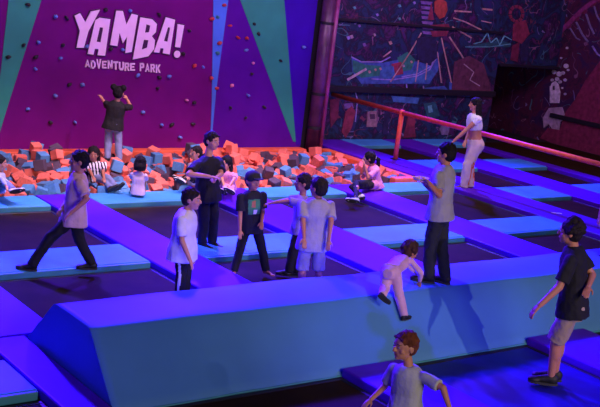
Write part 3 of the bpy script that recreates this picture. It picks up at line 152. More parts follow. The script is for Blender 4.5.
# joints of every figure, metres from its own foot point: pelvis neck head, then shoulder elbow wrist hip knee ankle of each side, foot point, facings, height
FIGURES = {'runner': [0.098,-0.078,0.704,0.115,-0.091,1.22,0.105,-0.084,1.381,0.043,-0.248,1.147,0.073,-0.432,0.989,-0.101,-0.393,0.816,0.067,-0.149,0.703,-0.199,-0.06,0.41,-0.382,-0.012,0.071,0.181,0.069,1.151,0.078,0.055,0.898,-0.069,-0.074,0.794,0.129,-0.008,0.705,0.207,-0.067,0.364,0.357,-0.154,0.071,5.956,12.084,0.05,-0.917,0.4,-0.917,0.4,-0.833,0.553,-0.917,0.4,1.48],
'man': [-0.048,0.038,0.785,-0.079,0.063,1.29,-0.053,0.042,1.524,0.145,0.124,1.221,0.064,-0.094,1.077,-0.123,-0.257,1.061,0.035,0.063,0.789,0.046,-0.038,0.433,0.041,-0.082,0.08,-0.293,-0.006,1.2,-0.503,-0.153,1.103,-0.272,-0.309,1.096,-0.13,0.013,0.782,-0.126,-0.069,0.427,-0.137,-0.096,0.08,8.51,12.703,0,0.283,-0.959,0.366,-0.931,0.283,-0.959,0.283,-0.959,1.66],
'whiteboy': [-0.029,0.023,0.704,-0.03,0.024,1.147,0.01,-0.008,1.285,0.102,0.141,1.081,0.089,0.072,0.835,0.1,-0.009,0.619,0.025,0.071,0.704,0.027,-0.029,0.382,-0.005,-0.088,0.066,-0.163,-0.093,1.08,-0.168,-0.167,0.836,-0.107,-0.274,0.64,-0.083,-0.024,0.704,-0.062,-0.065,0.38,-0.075,-0.067,0.066,6.779,10.541,0,0.662,-0.75,0.725,-0.689,0.662,-0.75,0.662,-0.75,1.38],
'capboy': [-0.079,0.063,0.658,-0.105,0.084,1.11,-0.107,0.085,1.245,0.05,0.045,1.058,0.042,-0.011,0.843,-0.062,-0.153,0.748,-0.012,0.047,0.663,0.053,-0.055,0.362,0.13,-0.107,0.064,-0.252,0.117,1.035,-0.271,0.062,0.797,-0.301,-0.017,0.616,-0.146,0.079,0.653,-0.234,0.019,0.356,-0.31,0.007,0.064,8.421,11.385,0,-0.234,-0.972,0.025,-1,0.198,-0.98,-0.478,-0.878,1.33],
'reachboy': [-0.016,0.013,0.671,-0.037,0.029,1.082,-0.043,0.034,1.259,-0.121,-0.105,1.018,-0.315,0.003,1.03,-0.512,0.041,1.001,-0.055,-0.046,0.671,-0.125,-0.026,0.365,-0.154,-0.034,0.065,0.054,0.158,1.016,-0.006,0.36,0.944,-0.207,0.358,0.925,0.023,0.071,0.67,-0.046,-0.004,0.361,-0.07,-0.103,0.065,8.996,11.187,0,-0.833,0.553,-0.833,0.553,-0.833,0.553,-0.833,0.553,1.35],
'greyboy': [-0.044,0.035,0.767,-0.051,0.041,1.272,-0.05,0.04,1.412,-0.22,0.114,1.197,-0.28,-0.023,1.004,-0.343,-0.159,0.84,-0.115,0.066,0.766,-0.121,0.072,0.409,-0.149,0.028,0.071,0.119,-0.034,1.204,0.034,-0.182,1.03,0.001,-0.226,0.813,0.026,0.005,0.769,0.076,0.006,0.412,0.101,-0.043,0.071,8.551,10.296,0,0.4,0.917,-0.198,0.98,0.4,0.917,0.4,0.917,1.48],
'sitgirl': [-0.025,0.02,0.094,-0.106,0.084,0.435,-0.18,0.143,0.569,-0.171,-0.073,0.377,-0.365,-0.108,0.25,-0.404,-0.023,0.463,-0.061,-0.044,0.098,-0.981,-0.392,0.16,-0.989,-0.68,0.06,-0.009,0.216,0.361,-0.14,0.287,0.174,-0.123,0.325,0.402,0.011,0.084,0.091,-0.921,-0.42,0.24,-1.327,-0.938,0.07,14.025,15.297,0.06,-0.878,0.478,-0.782,0.623,-0.878,0.478,-0.878,0.478,1.42],
'plateboy': [-0.069,0.055,0.847,-0.095,0.075,1.399,-0.093,0.074,1.547,-0.264,-0.014,1.314,-0.368,-0.18,1.122,-0.571,-0.197,1.266,-0.147,0.017,0.845,-0.152,0.045,0.454,-0.13,0.019,0.08,0.083,0.159,1.324,-0.053,0.225,1.058,-0.269,0.166,1.167,0.008,0.094,0.849,0.015,0.037,0.45,0.049,-0.07,0.08,9.237,8.809,0.6,-0.445,0.895,-0.522,0.853,-0.725,0.689,-0.366,0.931,1.66],
'toddler_crawl': [-0.553,-0.462,0.418,-0.182,-0.262,0.474,-0.084,-0.242,0.552,-0.253,-0.192,0.462,-0.013,-0.099,0.371,0.226,-0.046,0.22,-0.577,-0.416,0.414,-0.608,-0.462,0.223,-0.767,-0.597,0.199,-0.164,-0.36,0.478,-0.044,-0.427,0.349,0.016,-0.374,0.22,-0.529,-0.508,0.422,-0.437,-0.524,0.145,-0.462,-0.683,-0.048,8.834,9.082,0.45,0.98,0.198,0.989,-0.149,0.98,0.198,0.98,0.198,0.98],
'woman': [0.02,-0.016,0.943,-0.073,0.058,1.558,-0.08,0.064,1.75,-0.145,-0.145,1.485,-0.317,-0.011,1.234,-0.473,0.104,1.002,-0.018,-0.101,0.948,-0.114,-0.027,0.516,-0.104,0.001,0.086,0.028,0.238,1.462,0.129,0.29,1.188,-0.04,0.198,0.998,0.058,0.069,0.938,0.004,0.047,0.501,0.051,-0.017,0.086,16.367,15.163,0,-0.917,0.4,-0.833,0.553,-0.917,0.4,-0.989,0.149,1.8],
'rightboy': [0.075,-0.06,0.934,-0.001,0.001,1.553,-0.051,0.04,1.707,-0.175,-0.125,1.455,-0.275,-0.114,1.175,-0.442,-0.046,0.974,-0.004,-0.109,0.928,-0.009,0.007,0.504,0.044,0.028,0.086,0.197,0.108,1.481,0.271,-0.091,1.253,0.05,-0.228,1.182,0.154,-0.01,0.939,0.143,0.09,0.508,0.19,0.095,0.086,9.245,6.958,0,-0.522,0.853,-0.594,0.804,-0.725,0.689,-0.688,0.726,1.8],
'front': [0.076,-0.061,0.593,0.059,-0.047,0.964,0.015,-0.012,1.133,0.102,-0.186,0.913,0.142,-0.382,0.889,0.147,-0.489,0.74,0.094,-0.121,0.596,0.143,-0.122,0.311,0.255,-0.102,0.059,0.022,0.087,0.899,0.021,0.16,0.711,-0.14,0.138,0.627,0.058,0,0.59,-0.086,-0.029,0.333,-0.16,-0.037,0.059,6.154,6.144,0,-0.959,-0.283,-0.989,0.149,-0.959,-0.283,-0.959,-0.283,1.22],
'climber': [-0.044,0.035,0.702,-0.015,0.012,1.146,-0.004,0.003,1.307,-0.165,0.132,1.092,-0.048,0.324,1.006,-0.065,0.513,1.117,-0.104,0.083,0.709,-0.082,0.092,0.38,-0.112,0.038,0.07,0.126,-0.1,1.06,0.311,0.053,1.041,0.313,0.236,1.162,0.015,-0.012,0.696,0.054,-0.051,0.37,0.04,-0.15,0.07,9.831,18.078,0.05,0.623,0.782,0.623,0.782,0.623,0.782,0.623,0.782,1.46],
'toddler': [-0.005,0.004,0.067,-0.012,0.01,0.368,-0.003,0.003,0.52,-0.089,0.083,0.32,-0.046,0.194,0.226,-0.084,0.216,0.357,-0.039,0.037,0.065,0.053,0.241,0.043,0.125,0.428,-0.038,0.067,-0.065,0.327,0.14,0.023,0.227,0.158,0.067,0.098,0.03,-0.029,0.068,0.169,0.148,0.061,0.288,0.312,-0.015,8.896,15.425,0.1,0.689,0.725,0.623,0.782,0.689,0.725,0.689,0.725,0.92],
'stripegirl': [-0.039,0.031,-0.006,-0.081,0.065,0.245,-0.109,0.087,0.37,0.065,0.013,0.215,-0.028,-0.143,0.119,-0.089,-0.309,0.055,0.021,0.012,0.006,-0.005,-0.29,0.049,0.004,-0.57,-0.039,-0.208,0.101,0.158,-0.246,-0.1,0.131,-0.274,-0.275,0.069,-0.1,0.051,-0.019,-0.034,-0.247,0.006,-0.082,-0.529,-0.063,8.627,16.271,0.2,-0.318,-0.948,-0.478,-0.878,0.366,-0.931,0.366,-0.931,1.25],
'pitgirl': [-0.003,0.002,0.035,-0.024,0.019,0.29,-0.062,0.049,0.426,0.034,-0.121,0.243,-0.092,-0.283,0.228,-0.23,-0.383,0.149,0.02,-0.058,0.041,-0.137,-0.315,0.096,-0.299,-0.56,0.089,-0.071,0.151,0.217,-0.164,-0.028,0.171,-0.216,-0.186,0.085,-0.026,0.063,0.029,-0.195,-0.19,0.068,-0.37,-0.426,0.059,10.662,15.42,0.15,-0.931,-0.366,-0.931,-0.366,-0.931,-0.366,-0.931,-0.366,1.25],
'hiddenchild': [0.011,-0.009,0.038,-0.039,0.031,0.334,-0.012,0.01,0.517,-0.053,-0.114,0.293,-0.224,-0.19,0.226,-0.343,-0.3,0.148,0,-0.07,0.044,-0.245,-0.21,0.126,-0.468,-0.382,0.118,-0.006,0.161,0.263,0.099,0.251,0.121,-0.051,0.165,0.072,0.021,0.052,0.031,0.081,0.34,0.029,-0.155,0.187,0.015,10.28,15.927,0.15,-0.989,0.149,-0.989,0.149,-0.989,0.149,-0.989,0.149,1.2],
'edgechild': [-0.001,0.001,0.031,-0.001,0.001,0.284,0.004,-0.003,0.426,0.066,0.124,0.226,0.059,-0.066,0.172,0.066,-0.244,0.15,0.028,0.056,0.031,0.031,-0.216,0.144,0.043,-0.496,0.116,-0.068,-0.122,0.226,-0.081,-0.32,0.234,-0.086,-0.492,0.181,-0.031,-0.054,0.031,-0.029,-0.321,0.155,-0.035,-0.602,0.144,6.646,15.79,0.15,0.878,-0.478,0.878,-0.478,0.878,-0.478,0.878,-0.478,1.2],
'edgeperson': [-0.084,0.067,0.552,-0.132,0.105,0.937,-0.164,0.131,1.089,-0.206,-0.004,0.884,-0.299,0.072,0.716,-0.346,0.074,0.533,-0.121,0.022,0.552,-0.151,-0.002,0.297,-0.149,-0.05,0.054,-0.042,0.201,0.884,-0.117,0.246,0.696,-0.153,0.234,0.512,-0.048,0.113,0.552,-0.064,0.029,0.293,-0.045,-0.074,0.054,12.931,9.041,0.6,-0.782,0.623,-0.782,0.623,-0.782,0.623,-0.782,0.623,1.12]}
PEOPLE = {}
for key, q in FIGURES.items():
    d = {}; i = 0
    for k in ['pelvis', 'neck', 'head']+[sd+j for sd in 'LR' for j in ('sh', 'el', 'wr', 'hip', 'kn', 'an')]+['root']:
        d[k] = q[i:i+3]; i += 3
    for k in ('face', 'look', 'lf', 'rf'): d[k] = q[i:i+2]; i += 2
    d['h'] = q[i]; PEOPLE[key] = d
# ------------------------------------------------------------------ people
SK = {}
def skin(n, c): SK[n] = mat('skin_'+n, c, .5, .06, 14); return SK[n]
skin('a', (.62,.27,.17)); skin('b', (.50,.20,.12)); skin('c', (.40,.155,.09))
m_lip = mat('lips', (.42,.13,.11), .5); m_brow = mat('brow', (.02,.013,.012), .7)
m_sole = mat('rubber_sole', (.03,.028,.03), .8)
m_white = mat('eye_white', (.42,.38,.36), .5); m_iris = mat('eye_dark', (.02,.012,.01), .25)
def cl(n, c, rough=.85, var=.10, bump=.25): return mat('cloth_'+n, c, rough, var, 7, bump, 45, sheen=0)
m_hair = {k: mat('hair_'+k, c, .7, .35, 25, .5, 70, spec=.15) for k, c in dict(black=(.010,.008,.010), dark=(.018,.012,.012), brown=(.06,.026,.02), auburn=(.15,.042,.022)).items()}
def fr(P, key):
    d = P[key]; f = V((d[0], d[1], 0)).normalized(); return f, V((0,0,1)).cross(f)
def person(key, label, skinm, hair, hairm, top, topm, bottom, botm, shoes, sleeves='short', topfn=None, botfn=None, hem=.0, tilt=0, vox=.0075, topmats=None, botmats=None, bulk=1.12):
    P = PEOPLE[key]; h = P['h']; J = {k: V(v) for k, v in P.items() if isinstance(v, list) and len(v) == 3}
    t = empty('person', P['root'], label, 'person')
    nk, pv, hd = J['neck'], J['pelvis'], J['head']
    up = (nk-pv).normalized()
    sS = (J['Lsh']-J['Rsh']).normalized(); sH = (J['Lhip']-J['Rhip']).normalized()
    fS = sS.cross(up).normalized()
    f, s = fr(P, 'look')
    u = V((0,0,1))
    if tilt: f = (f*math.cos(tilt)-u*math.sin(tilt)).normalized(); u = s.cross(f)*-1; u = f.cross(s)
    u = f.cross(s).normalized()
    hh = (.118+.064*h)*(1.20 if h < 1.55 else 1.10)
    # ---------------- body
    bm = bmesh.new()
    ell(bm, hd+u*hh*.08-f*hh*.03, (s*hh*.36, f*hh*.44, u*hh*.42))
    ell(bm, hd-u*hh*.2+f*hh*.08, (s*hh*.275, f*hh*.31, u*hh*.30))
    ell(bm, hd-u*hh*.40+f*hh*.26, (s*hh*.11, f*hh*.10, u*hh*.085))
    ell(bm, hd-u*hh*.08+f*hh*.41, (s*hh*.055, f*hh*.085, u*hh*.10))
    ell(bm, hd-u*hh*.135+f*hh*.44, (s*hh*.08, f*hh*.065, u*hh*.045))
    ell(bm, hd+u*hh*.10+f*hh*.35, (s*hh*.22, f*hh*.055, u*hh*.06))
    ell(bm, hd-u*hh*.265+f*hh*.36, (s*hh*.11, f*hh*.05, u*hh*.03))
    for q in (-1, 1):
        ell(bm, hd+s*q*hh*.365-u*hh*.03-f*hh*.05, (s*hh*.035, f*hh*.09, u*hh*.13))
        ell(bm, hd+s*q*hh*.2-u*hh*.13+f*hh*.24, (s*hh*.10, f*hh*.09, u*hh*.09))
    nb = nk-up*.02*h
    tube(bm, nb, hd-u*hh*.22-f*hh*.1, .036*h, .031*h, 14, (True, True))
    def ring(k, w, d, fwd=0):
        c = pv.lerp(nk, k); sx = sH.lerp(sS, max(0, min(1, k))).normalized(); fx = sx.cross(up).normalized()
        return (c+fx*fwd*h, sx*w*h*bulk, fx*d*h*bulk)
    sw = (J['Lsh']-J['Rsh']).length/2/h/bulk
    loft(bm, [ring(-.17, .05, .04), ring(-.08, .085, .068), ring(.1, .088, .068), ring(.35, .08, .058), ring(.62, .09, .066), ring(.82, sw*.93, .062), ring(.92, sw*.7, .045), ring(1.0, .036, .032)])
    for sd in 'LR':
        q = 1 if sd == 'L' else -1
        sh, el, wr = J[sd+'sh'], J[sd+'el'], J[sd+'wr']; hip, kn, an = J[sd+'hip'], J[sd+'kn'], J[sd+'an']
        ball_(bm, sh-up*.006*h, .030*h)
        tube(bm, sh, el, .029*h, .0235*h, 14, (True, True)); tube(bm, el, wr, .0245*h, .0165*h, 14, (True, True))
        ell(bm, sh.lerp(el, .45), ((el-sh).normalized()*.07*h, frame_of(el-sh)[0]*.031*h, frame_of(el-sh)[1]*.031*h))
        tube(bm, hip, kn, .052*h, .034*h, 14, (True, True)); tube(bm, kn, an, .034*h, .022*h, 14, (True, True))
        cf = kn.lerp(an, .3); ell(bm, cf-V((P['lf'][0], P['lf'][1], 0))*.008*h, ((an-kn).normalized()*.075*h, frame_of(an-kn)[0]*.033*h, frame_of(an-kn)[1]*.034*h))
        # foot
        ff = V((*P['lf' if sd == 'L' else 'rf'], 0)).normalized()
        leg = (an-kn).normalized()
        dn = V((0,0,-1))
        if leg.z > -.35: dn = (leg+V((0,0,-.3))).normalized(); ff = (ff-dn*ff.dot(dn)).normalized()
        sdv = dn.cross(ff)
        J[sd+'ff'], J[sd+'dn'] = ff, dn
        ell(bm, an+dn*.018*h-ff*.012*h, (ff*.03*h, sdv*.021*h, dn*.024*h))
        tube(bm, an+dn*.012*h, an+dn*.027*h+ff*.075*h, .021*h, .014*h, 12, (True, True))
        ell(bm, an+dn*.03*h+ff*.085*h, (ff*.028*h, sdv*.024*h, dn*.012*h))
        for k in range(5):
            ball_(bm, an+dn*.032*h+ff*(.110-.004*abs(k-1))*h+sdv*(k-2)*.0095*h*q, (.0085 if k == 0 else .0065)*h)
        # hand: palm, four fingers, thumb from the side of the palm
        d = (wr-el).normalized(); px = d.cross(V((0,0,1)))
        if px.length < .2: px = d.cross(fS)
        px.normalize(); pn = d.cross(px).normalized()
        L = .098*h
        ell(bm, wr+d*L*.30, (d*L*.30, px*L*.21, pn*L*.11))
        for k in range(4):
            o = px*(k-1.5)*L*.115; ln = (.40, .46, .43, .33)[k]*L
            b0 = wr+d*L*.42+o*.95; b1 = wr+d*(L*.55)+o+d*ln*.28+pn*ln*.08; b2 = b1+d*ln*.36+pn*ln*.16+o*.06; b3 = b2+d*ln*.22+pn*ln*.22
            r = max(.0062, .0052*h)
            tube(bm, b0, b1, r*1.1, r, 8, (True, True)); tube(bm, b1, b2, r, r*.95, 8, (True, True)); tube(bm, b2, b3, r*.95, r*.85, 8, (False, True))
        tb = wr+d*L*.16+px*L*.16*q; t1 = tb+(d*.7+px*.65*q+pn*.2).normalized()*L*.24; t2 = t1+(d*.9+px*.15*q+pn*.35).normalized()*L*.22
        r = max(.0068, .006*h); tube(bm, tb, t1, r*1.3, r, 8, (True, True)); tube(bm, t1, t2, r, r*.9, 8, (True, True))
    body = fuse('body', bm, [skinm, m_lip, m_brow], t, vox, 3)
    def face_paint(c, n):
        d = c-hd; a, b, e = d.dot(f)/hh, d.dot(s)/hh, d.dot(u)/hh
        if a > .30 and abs(b) < .115 and -.30 < e < -.225: return 1
        if a > .30 and .07 < abs(b) < .22 and .10 < e < .122: return 2
        return 0
    paint(body, face_paint)
    for q in (-1, 1):
        bm = bmesh.new(); c = hd+s*q*hh*.15+f*hh*.352+u*hh*.005
        ell(bm, c, (s*hh*.05, f*hh*.045, u*hh*.028), 14)
        bm.normal_update()
        o = link('eye', bm, [m_white, m_iris], t, True)
        paint(o, lambda cc, n: 1 if (cc-c).dot(s)**2+(cc-c).dot(u)**2 < (hh*.022)**2 and (cc-c).dot(f) > 0 else 0)
    # ---------------- hair
    bm = bmesh.new(); rr = random.Random(hash(key) % 1000 if False else len(key)*7+int(h*100))
    K = 1.06 if hair in ('curly', 'bob', 'long', 'pony') else 1.0
    ell(bm, hd+u*hh*.16-f*hh*.07, (s*hh*.405*K, f*hh*.435*K, u*hh*.40*K))
    ell(bm, hd+u*hh*.02-f*hh*.19, (s*hh*.385*K, f*hh*.31*K, u*hh*.40*K))
    if hair == 'short':
        for k in range(46):
            a, e = rr.uniform(0, 6.28), rr.uniform(.25, 1.4)
            p = hd+u*hh*.16-f*hh*.07+(s*math.cos(a)*math.cos(e)*.40+f*math.sin(a)*math.cos(e)*.43+u*math.sin(e)*.40)*hh
            ball_(bm, p, hh*rr.uniform(.03, .05))
        for k in range(7): ball_(bm, hd+f*hh*.30+s*hh*(k-3)*.085+u*hh*(.325-.012*abs(k-3)), hh*.055)
    if hair == 'curly':
        for k in range(110):
            a, e = rr.uniform(0, 6.28), rr.uniform(-.35, 1.5)
            if math.sin(a) > .35 and e < .75: continue
            p = hd+u*hh*.16-f*hh*.09+(s*math.cos(a)*math.cos(e)*.43+f*math.sin(a)*math.cos(e)*.44+u*math.sin(e)*.42)*hh
            ball_(bm, p, hh*rr.uniform(.07, .12))
    if hair in ('long', 'pony', 'bob'):
        for k in range(30):
            a, e = rr.uniform(0, 6.28), rr.uniform(.1, 1.5)
            if math.sin(a) > .5 and e < .9: continue
            p = hd+u*hh*.14-f*hh*.08+(s*math.cos(a)*math.cos(e)*.42+f*math.sin(a)*math.cos(e)*.44+u*math.sin(e)*.41)*hh
            ball_(bm, p, hh*rr.uniform(.05, .08))
    if hair in ('long', 'bob'):
        n = 9; ln = hh*(1.9 if hair == 'long' else .55)
        for k in range(n):
            a = PI*(.05+.9*k/(n-1)); st = hd+s*math.cos(a)*hh*.37-f*math.sin(a)*hh*.36-f*hh*.06+u*hh*.05
            en = st-V((0,0,1))*ln-f*hh*.10+s*math.cos(a)*hh*.04
            mid = st.lerp(en, .45)-f*hh*.06
            tube(bm, st, mid, hh*.125, hh*.12, 10, (True, True)); tube(bm, mid, en, hh*.12, hh*.06, 10, (False, True))
    if hair == 'pony':
        st = hd-f*hh*.46+u*hh*.14; p1 = st-f*hh*.26-u*hh*.12; p2 = p1-f*hh*.04-V((0,0,1))*hh*.45; p3 = p2+f*hh*.06-V((0,0,1))*hh*.35
        tube(bm, st, p1, hh*.09, hh*.16, 10, (True, True)); tube(bm, p1, p2, hh*.16, hh*.15, 10, (True, True)); tube(bm, p2, p3, hh*.15, hh*.05, 10, (True, True))
    if hair == 'bun':
        for q in (-1, 1): ell(bm, hd+u*hh*.42-f*hh*.15+s*q*hh*.36, (s*hh*.24, f*hh*.24, u*hh*.24))
    ho = fuse('hair', bm, m_hair[hairm], t, .008, 2, hh*.028, 26, 3)
    if hair == 'pony':
        bm = bmesh.new(); c = hd-f*hh*.5+u*hh*.13
        for k in range(10): ball_(bm, c+(s*math.cos(k*.63)+u*math.sin(k*.63))*hh*.10, hh*.055)
        link('hair_tie', bm, cl('hairtie', (.9,.85,.88)), t, True)
    if hair == 'cap':
        bm = bmesh.new(); ell(bm, hd+u*hh*.2-f*hh*.04, (s*hh*.43, f*hh*.47, u*hh*.37))
        ell(bm, hd+u*hh*.22+f*hh*.48, (s*hh*.30, f*hh*.30, u*hh*.035))
        fuse('cap', bm, cl('cap', (.014,.014,.02)), t, .008, 2)
    # ---------------- trousers
    lw = 1.12 if bottom != 'wide' else 1.35
    bm = bmesh.new()
    loft(bm, [ring(-.27, .055, .052), ring(-.18, .075, .066), ring(-.1, .096, .08), ring(.08, .097, .076), ring(.2, .086, .066)])
    for sd in 'LR':
        hip, kn, an = J[sd+'hip'], J[sd+'kn'], J[sd+'an']
        if bottom in ('shorts', 'knee'):
            e = hip.lerp(kn, .97 if bottom == 'shorts' else 1.16); tube(bm, hip, e, .055*h, .056*h, 18, (True, False))
        elif bottom == 'leggings':
            tube(bm, hip, kn, .056*h, .039*h, 18, (True, True)); tube(bm, kn, kn.lerp(an, .97), .039*h, .026*h, 18)
        else:
            tube(bm, hip, kn, .052*h*lw, .043*h*lw, 18, (True, True)); tube(bm, kn, kn.lerp(an, 1.03), .043*h*lw, .036*h*lw, 18)
    for q in (-1, 1): ball_(bm, pv-fS*.022*h+sH*q*.042*h-up*.012*h, .060*h*min(bulk, 1.2))
    bo = fuse('shorts' if bottom in ('shorts', 'knee') else 'trousers', bm, botmats or botm, t, .010, 2, .007*h, 11, 1)
    if botfn: paint(bo, lambda c, n: botfn(c, n, J, P, h))
    # ---------------- top
    bm = bmesh.new(); lo = -.24+hem if top != 'crop' else .22
    g = 1.0 if top != 'loose' else 1.08
    RR = [ring(lo, .112*g, .094*g)] if top != 'crop' else []
    if top != 'crop': RR += [ring(-.02, .108*g, .088*g), ring(.2, .097*g, .074*g)]
    RR += [ring(.36 if top != 'crop' else .5, .093*g, .069*g), ring(.62, .098*g, .074*g), ring(.82, sw*1.0, .070), ring(.92, sw*.82, .060), ring(.985, .062, .052), ring(1.03, .042, .040)]
    loft(bm, RR)
    if top != 'crop' and hem < .05:
        for sd in 'LR':
            hip, kn = J[sd+'hip'], J[sd+'kn']; tube(bm, hip, hip.lerp(kn, .24-hem), .063*h, .064*h, 16)
    for sd in 'LR':
        sh, el, wr = J[sd+'sh'], J[sd+'el'], J[sd+'wr']
        ball_(bm, sh-up*.004*h, .0415*h)
        if sleeves == 'short': tube(bm, sh, sh.lerp(el, .80), .0405*h*g, .045*h*g, 16)
        elif sleeves == 'cap': tube(bm, sh, sh.lerp(el, .35), .040*h, .038*h, 16)
        else: tube(bm, sh, el, .041*h, .034*h, 16, (False, True)); tube(bm, el, el.lerp(wr, .95), .034*h, .026*h, 16)
    so = fuse('top' if top == 'crop' else 'shirt', bm, topmats or topm, t, .010, 2, .006*h, 10, 2)
    if topfn: paint(so, lambda c, n: topfn(c, n, J, P, h, fS, sS, up))
    # ---------------- shoes
    if shoes:
        for sd in 'LR':
            an, ff, dn = J[sd+'an'], J[sd+'ff'], J[sd+'dn']; sdv = dn.cross(ff)
            bm = bmesh.new()
            ell(bm, an+dn*.012*h-ff*.012*h, (ff*.036*h, sdv*.028*h, dn*.036*h))
            tube(bm, an+dn*.008*h, an+dn*.024*h+ff*.08*h, .028*h, .02*h, 14, (True, True))
            ell(bm, an+dn*.028*h+ff*.095*h, (ff*.040*h, sdv*.030*h, dn*.02*h))
            sh_o = fuse('shoe', bm, shoes, t, .007, 2)
            bm = bmesh.new(); loft(bm, [(an+dn*.034*h+ff*.042*h, ff*.088*h, sdv*.03*h), (an+dn*.047*h+ff*.042*h, ff*.09*h, sdv*.031*h)])
            bmesh.ops.recalc_face_normals(bm, faces=bm.faces)
            link('sole', bm, m_sole, sh_o)
    return t, J

def print_panel(c, n, J, P, h, fS, sS, up):
    d = c-J['neck']; a, b = d.dot(sS)/h, -d.dot(up)/h
    if n.dot(fS) < .15: return 0
    if abs(a+.0) < .062 and .07 < b < .22:
        if -.028 < a < .012 and .085 < b < .15: return 2
        if -.01 < a < .03 and .175 < b < .215: return 3
        return 1
    return 0
def stripes(c, n, J, P, h, fS, sS, up):
    return 1 if int((c-J['neck']).dot(sS)/h*48+100) % 2 else 0
def side_stripe(c, n, J, P, h):
    s = (J['Lhip']-J['Rhip']).normalized()
    for sd, q in (('L', 1), ('R', -1)):
        hip, kn, an = J[sd+'hip'], J[sd+'kn'], J[sd+'an']
        for a, b in ((hip, kn), (kn, an)):
            k = (c-a).dot(b-a)/(b-a).length_squared
            if -.1 < k <= 1.02:
                m = a.lerp(b, k); f = (b-a).cross(s).normalized()
                if (c-m).dot(s)*q > .02*h and abs((c-m).dot(f)) < .012*h: return 1
    return 0
def cargo(c, n, J, P, h):
    # orange panel down the back of each lower leg
    f = V((*P['face'], 0))
    return 1 if c.z < .62 and n.dot(f) < -.45 and c.z > .12 else 0
black = cl('black', (.0045,.004,.006)); navy = cl('navy', (.006,.006,.014)); white = cl('white', (.74,.70,.76)); grey = cl('grey', (.36,.35,.40)); lightgrey = cl('light_grey', (.50,.51,.55))
jeans = cl('denim', (.20,.24,.42)); dkjeans = cl('dark_denim', (.014,.015,.032)); khaki = cl('khaki', (.36,.26,.20)); beige = cl('beige', (.62,.48,.46)); pink = cl('pink', (.75,.30,.52)); lilac = cl('lilac', (.72,.40,.60)); peach = cl('peach', (.66,.42,.40))
orange_c = cl('orange', (.75,.16,.04)); green_c = cl('print_green', (.05,.26,.10)); tan_c = cl('print_tan', (.42,.16,.08)); shoe_k = cl('shoe_black', (.010,.010,.012), .6); shoe_w = cl('shoe_white', (.7,.68,.72), .6); sock_b = cl('sock_brown', (.16,.07,.05))
violetgrey = cl('violet_grey', (.34,.27,.48)); greyshort = cl('grey_shorts', (.30,.27,.36))

person('runner', 'boy in a peach t-shirt and black trousers striding left across the blue pad', SK['b'], 'short', 'black', 'loose', peach, 'long', black, shoe_k, hem=.01, bulk=1.2)
person('man', 'man in a black t-shirt and black trousers standing with clasped hands before the foam pit', SK['a'], 'short', 'dark', 'tee', black, 'long', black, shoe_k, bulk=1.18)
person('whiteboy', 'boy in an oversized white t-shirt and black trousers with a white side stripe, facing right', SK['a'], 'short', 'dark', 'loose', white, 'long', black, shoe_k, hem=-.10, bulk=1.28, botfn=side_stripe, botmats=[black, white])
person('capboy', 'barefoot boy in a black cap and black t-shirt with a green picture', SK['b'], 'cap', 'dark', 'tee', navy, 'long', black, None, topfn=print_panel, topmats=[navy, green_c, tan_c, white])
person('reachboy', 'boy in a violet grey t-shirt stretching one arm towards the boy in the cap', SK['c'], 'short', 'dark', 'tee', violetgrey, 'long', black, shoe_k)
person('greyboy', 'boy in a grey t-shirt and grey shorts seen from behind at the ramp', SK['b'], 'short', 'dark', 'tee', cl('grey_tee', (.36,.33,.42)), 'knee', greyshort, shoe_k, hem=-.05, bulk=1.25)
person('sitgirl', 'girl with a ponytail in a pink top and black leggings sitting on the pit edge', SK['b'], 'pony', 'black', 'tee', pink, 'leggings', black, shoe_w)
person('plateboy', 'teenager in a grey t-shirt and dark jeans standing on the ramp holding a tray', SK['b'], 'short', 'black', 'tee', cl('blue_grey_tee', (.33,.31,.44)), 'long', dkjeans, shoe_k, hem=.10)
person('toddler_crawl', 'toddler in pale pink pyjamas crawling up onto the ramp', SK['b'], 'curly', 'brown', 'tee', lilac, 'wide', lilac, shoe_k, sleeves='long', tilt=.3, bulk=1.12, hem=.16)
person('woman', 'woman with long dark hair in a white crop top and wide beige trousers', SK['b'], 'long', 'black', 'crop', white, 'wide', beige, sock_b, sleeves='cap', botfn=cargo, botmats=[beige, orange_c])
person('rightboy', 'youth in a black t-shirt and khaki shorts walking left in front of the ramp', SK['b'], 'curly', 'dark', 'tee', black, 'shorts', khaki, shoe_k, vox=.0065, hem=.06, bulk=1.08)
person('front', 'nearest boy with reddish brown hair in a light grey t-shirt, arms spread', SK['a'], 'short', 'auburn', 'tee', lightgrey, 'shorts', greyshort, shoe_k, vox=.0058, bulk=1.2)
person('climber', 'girl in black top and blue jeans holding on to the climbing wall', SK['a'], 'bun', 'black', 'tee', black, 'long', jeans, shoe_k, sleeves='short', hem=.06, bulk=1.25)
person('toddler', 'toddler in a white t-shirt sitting in the foam cubes with back turned', SK['a'], 'bob', 'black', 'loose', cl('white_pink', (.72,.56,.70)), 'long', black, None)
person('stripegirl', 'dark haired girl in a striped top sitting in the pit below the climbing girl', SK['c'], 'long', 'black', 'tee', white, 'long', jeans, shoe_k, topfn=stripes, topmats=[white, navy])
person('pitgirl', 'long haired girl in a pink top sitting in the pit right of the man', SK['a'], 'long', 'black', 'tee', pink, 'leggings', pink, shoe_w)
person('hiddenchild', 'child in a white top sitting in the pit half hidden behind the man in black', SK['a'], 'short', 'dark', 'tee', white, 'leggings', black, shoe_w)
person('edgechild', 'child in a pale blue top sitting in the pit at the left edge', SK['a'], 'short', 'dark', 'tee', cl('pale_blue', (.45,.50,.72)), 'long', jeans, shoe_w, sleeves='long')
person('edgeperson', 'person in a pink top cut off by the right edge', SK['b'], 'short', 'black', 'tee', pink, 'long', dkjeans, shoe_k)

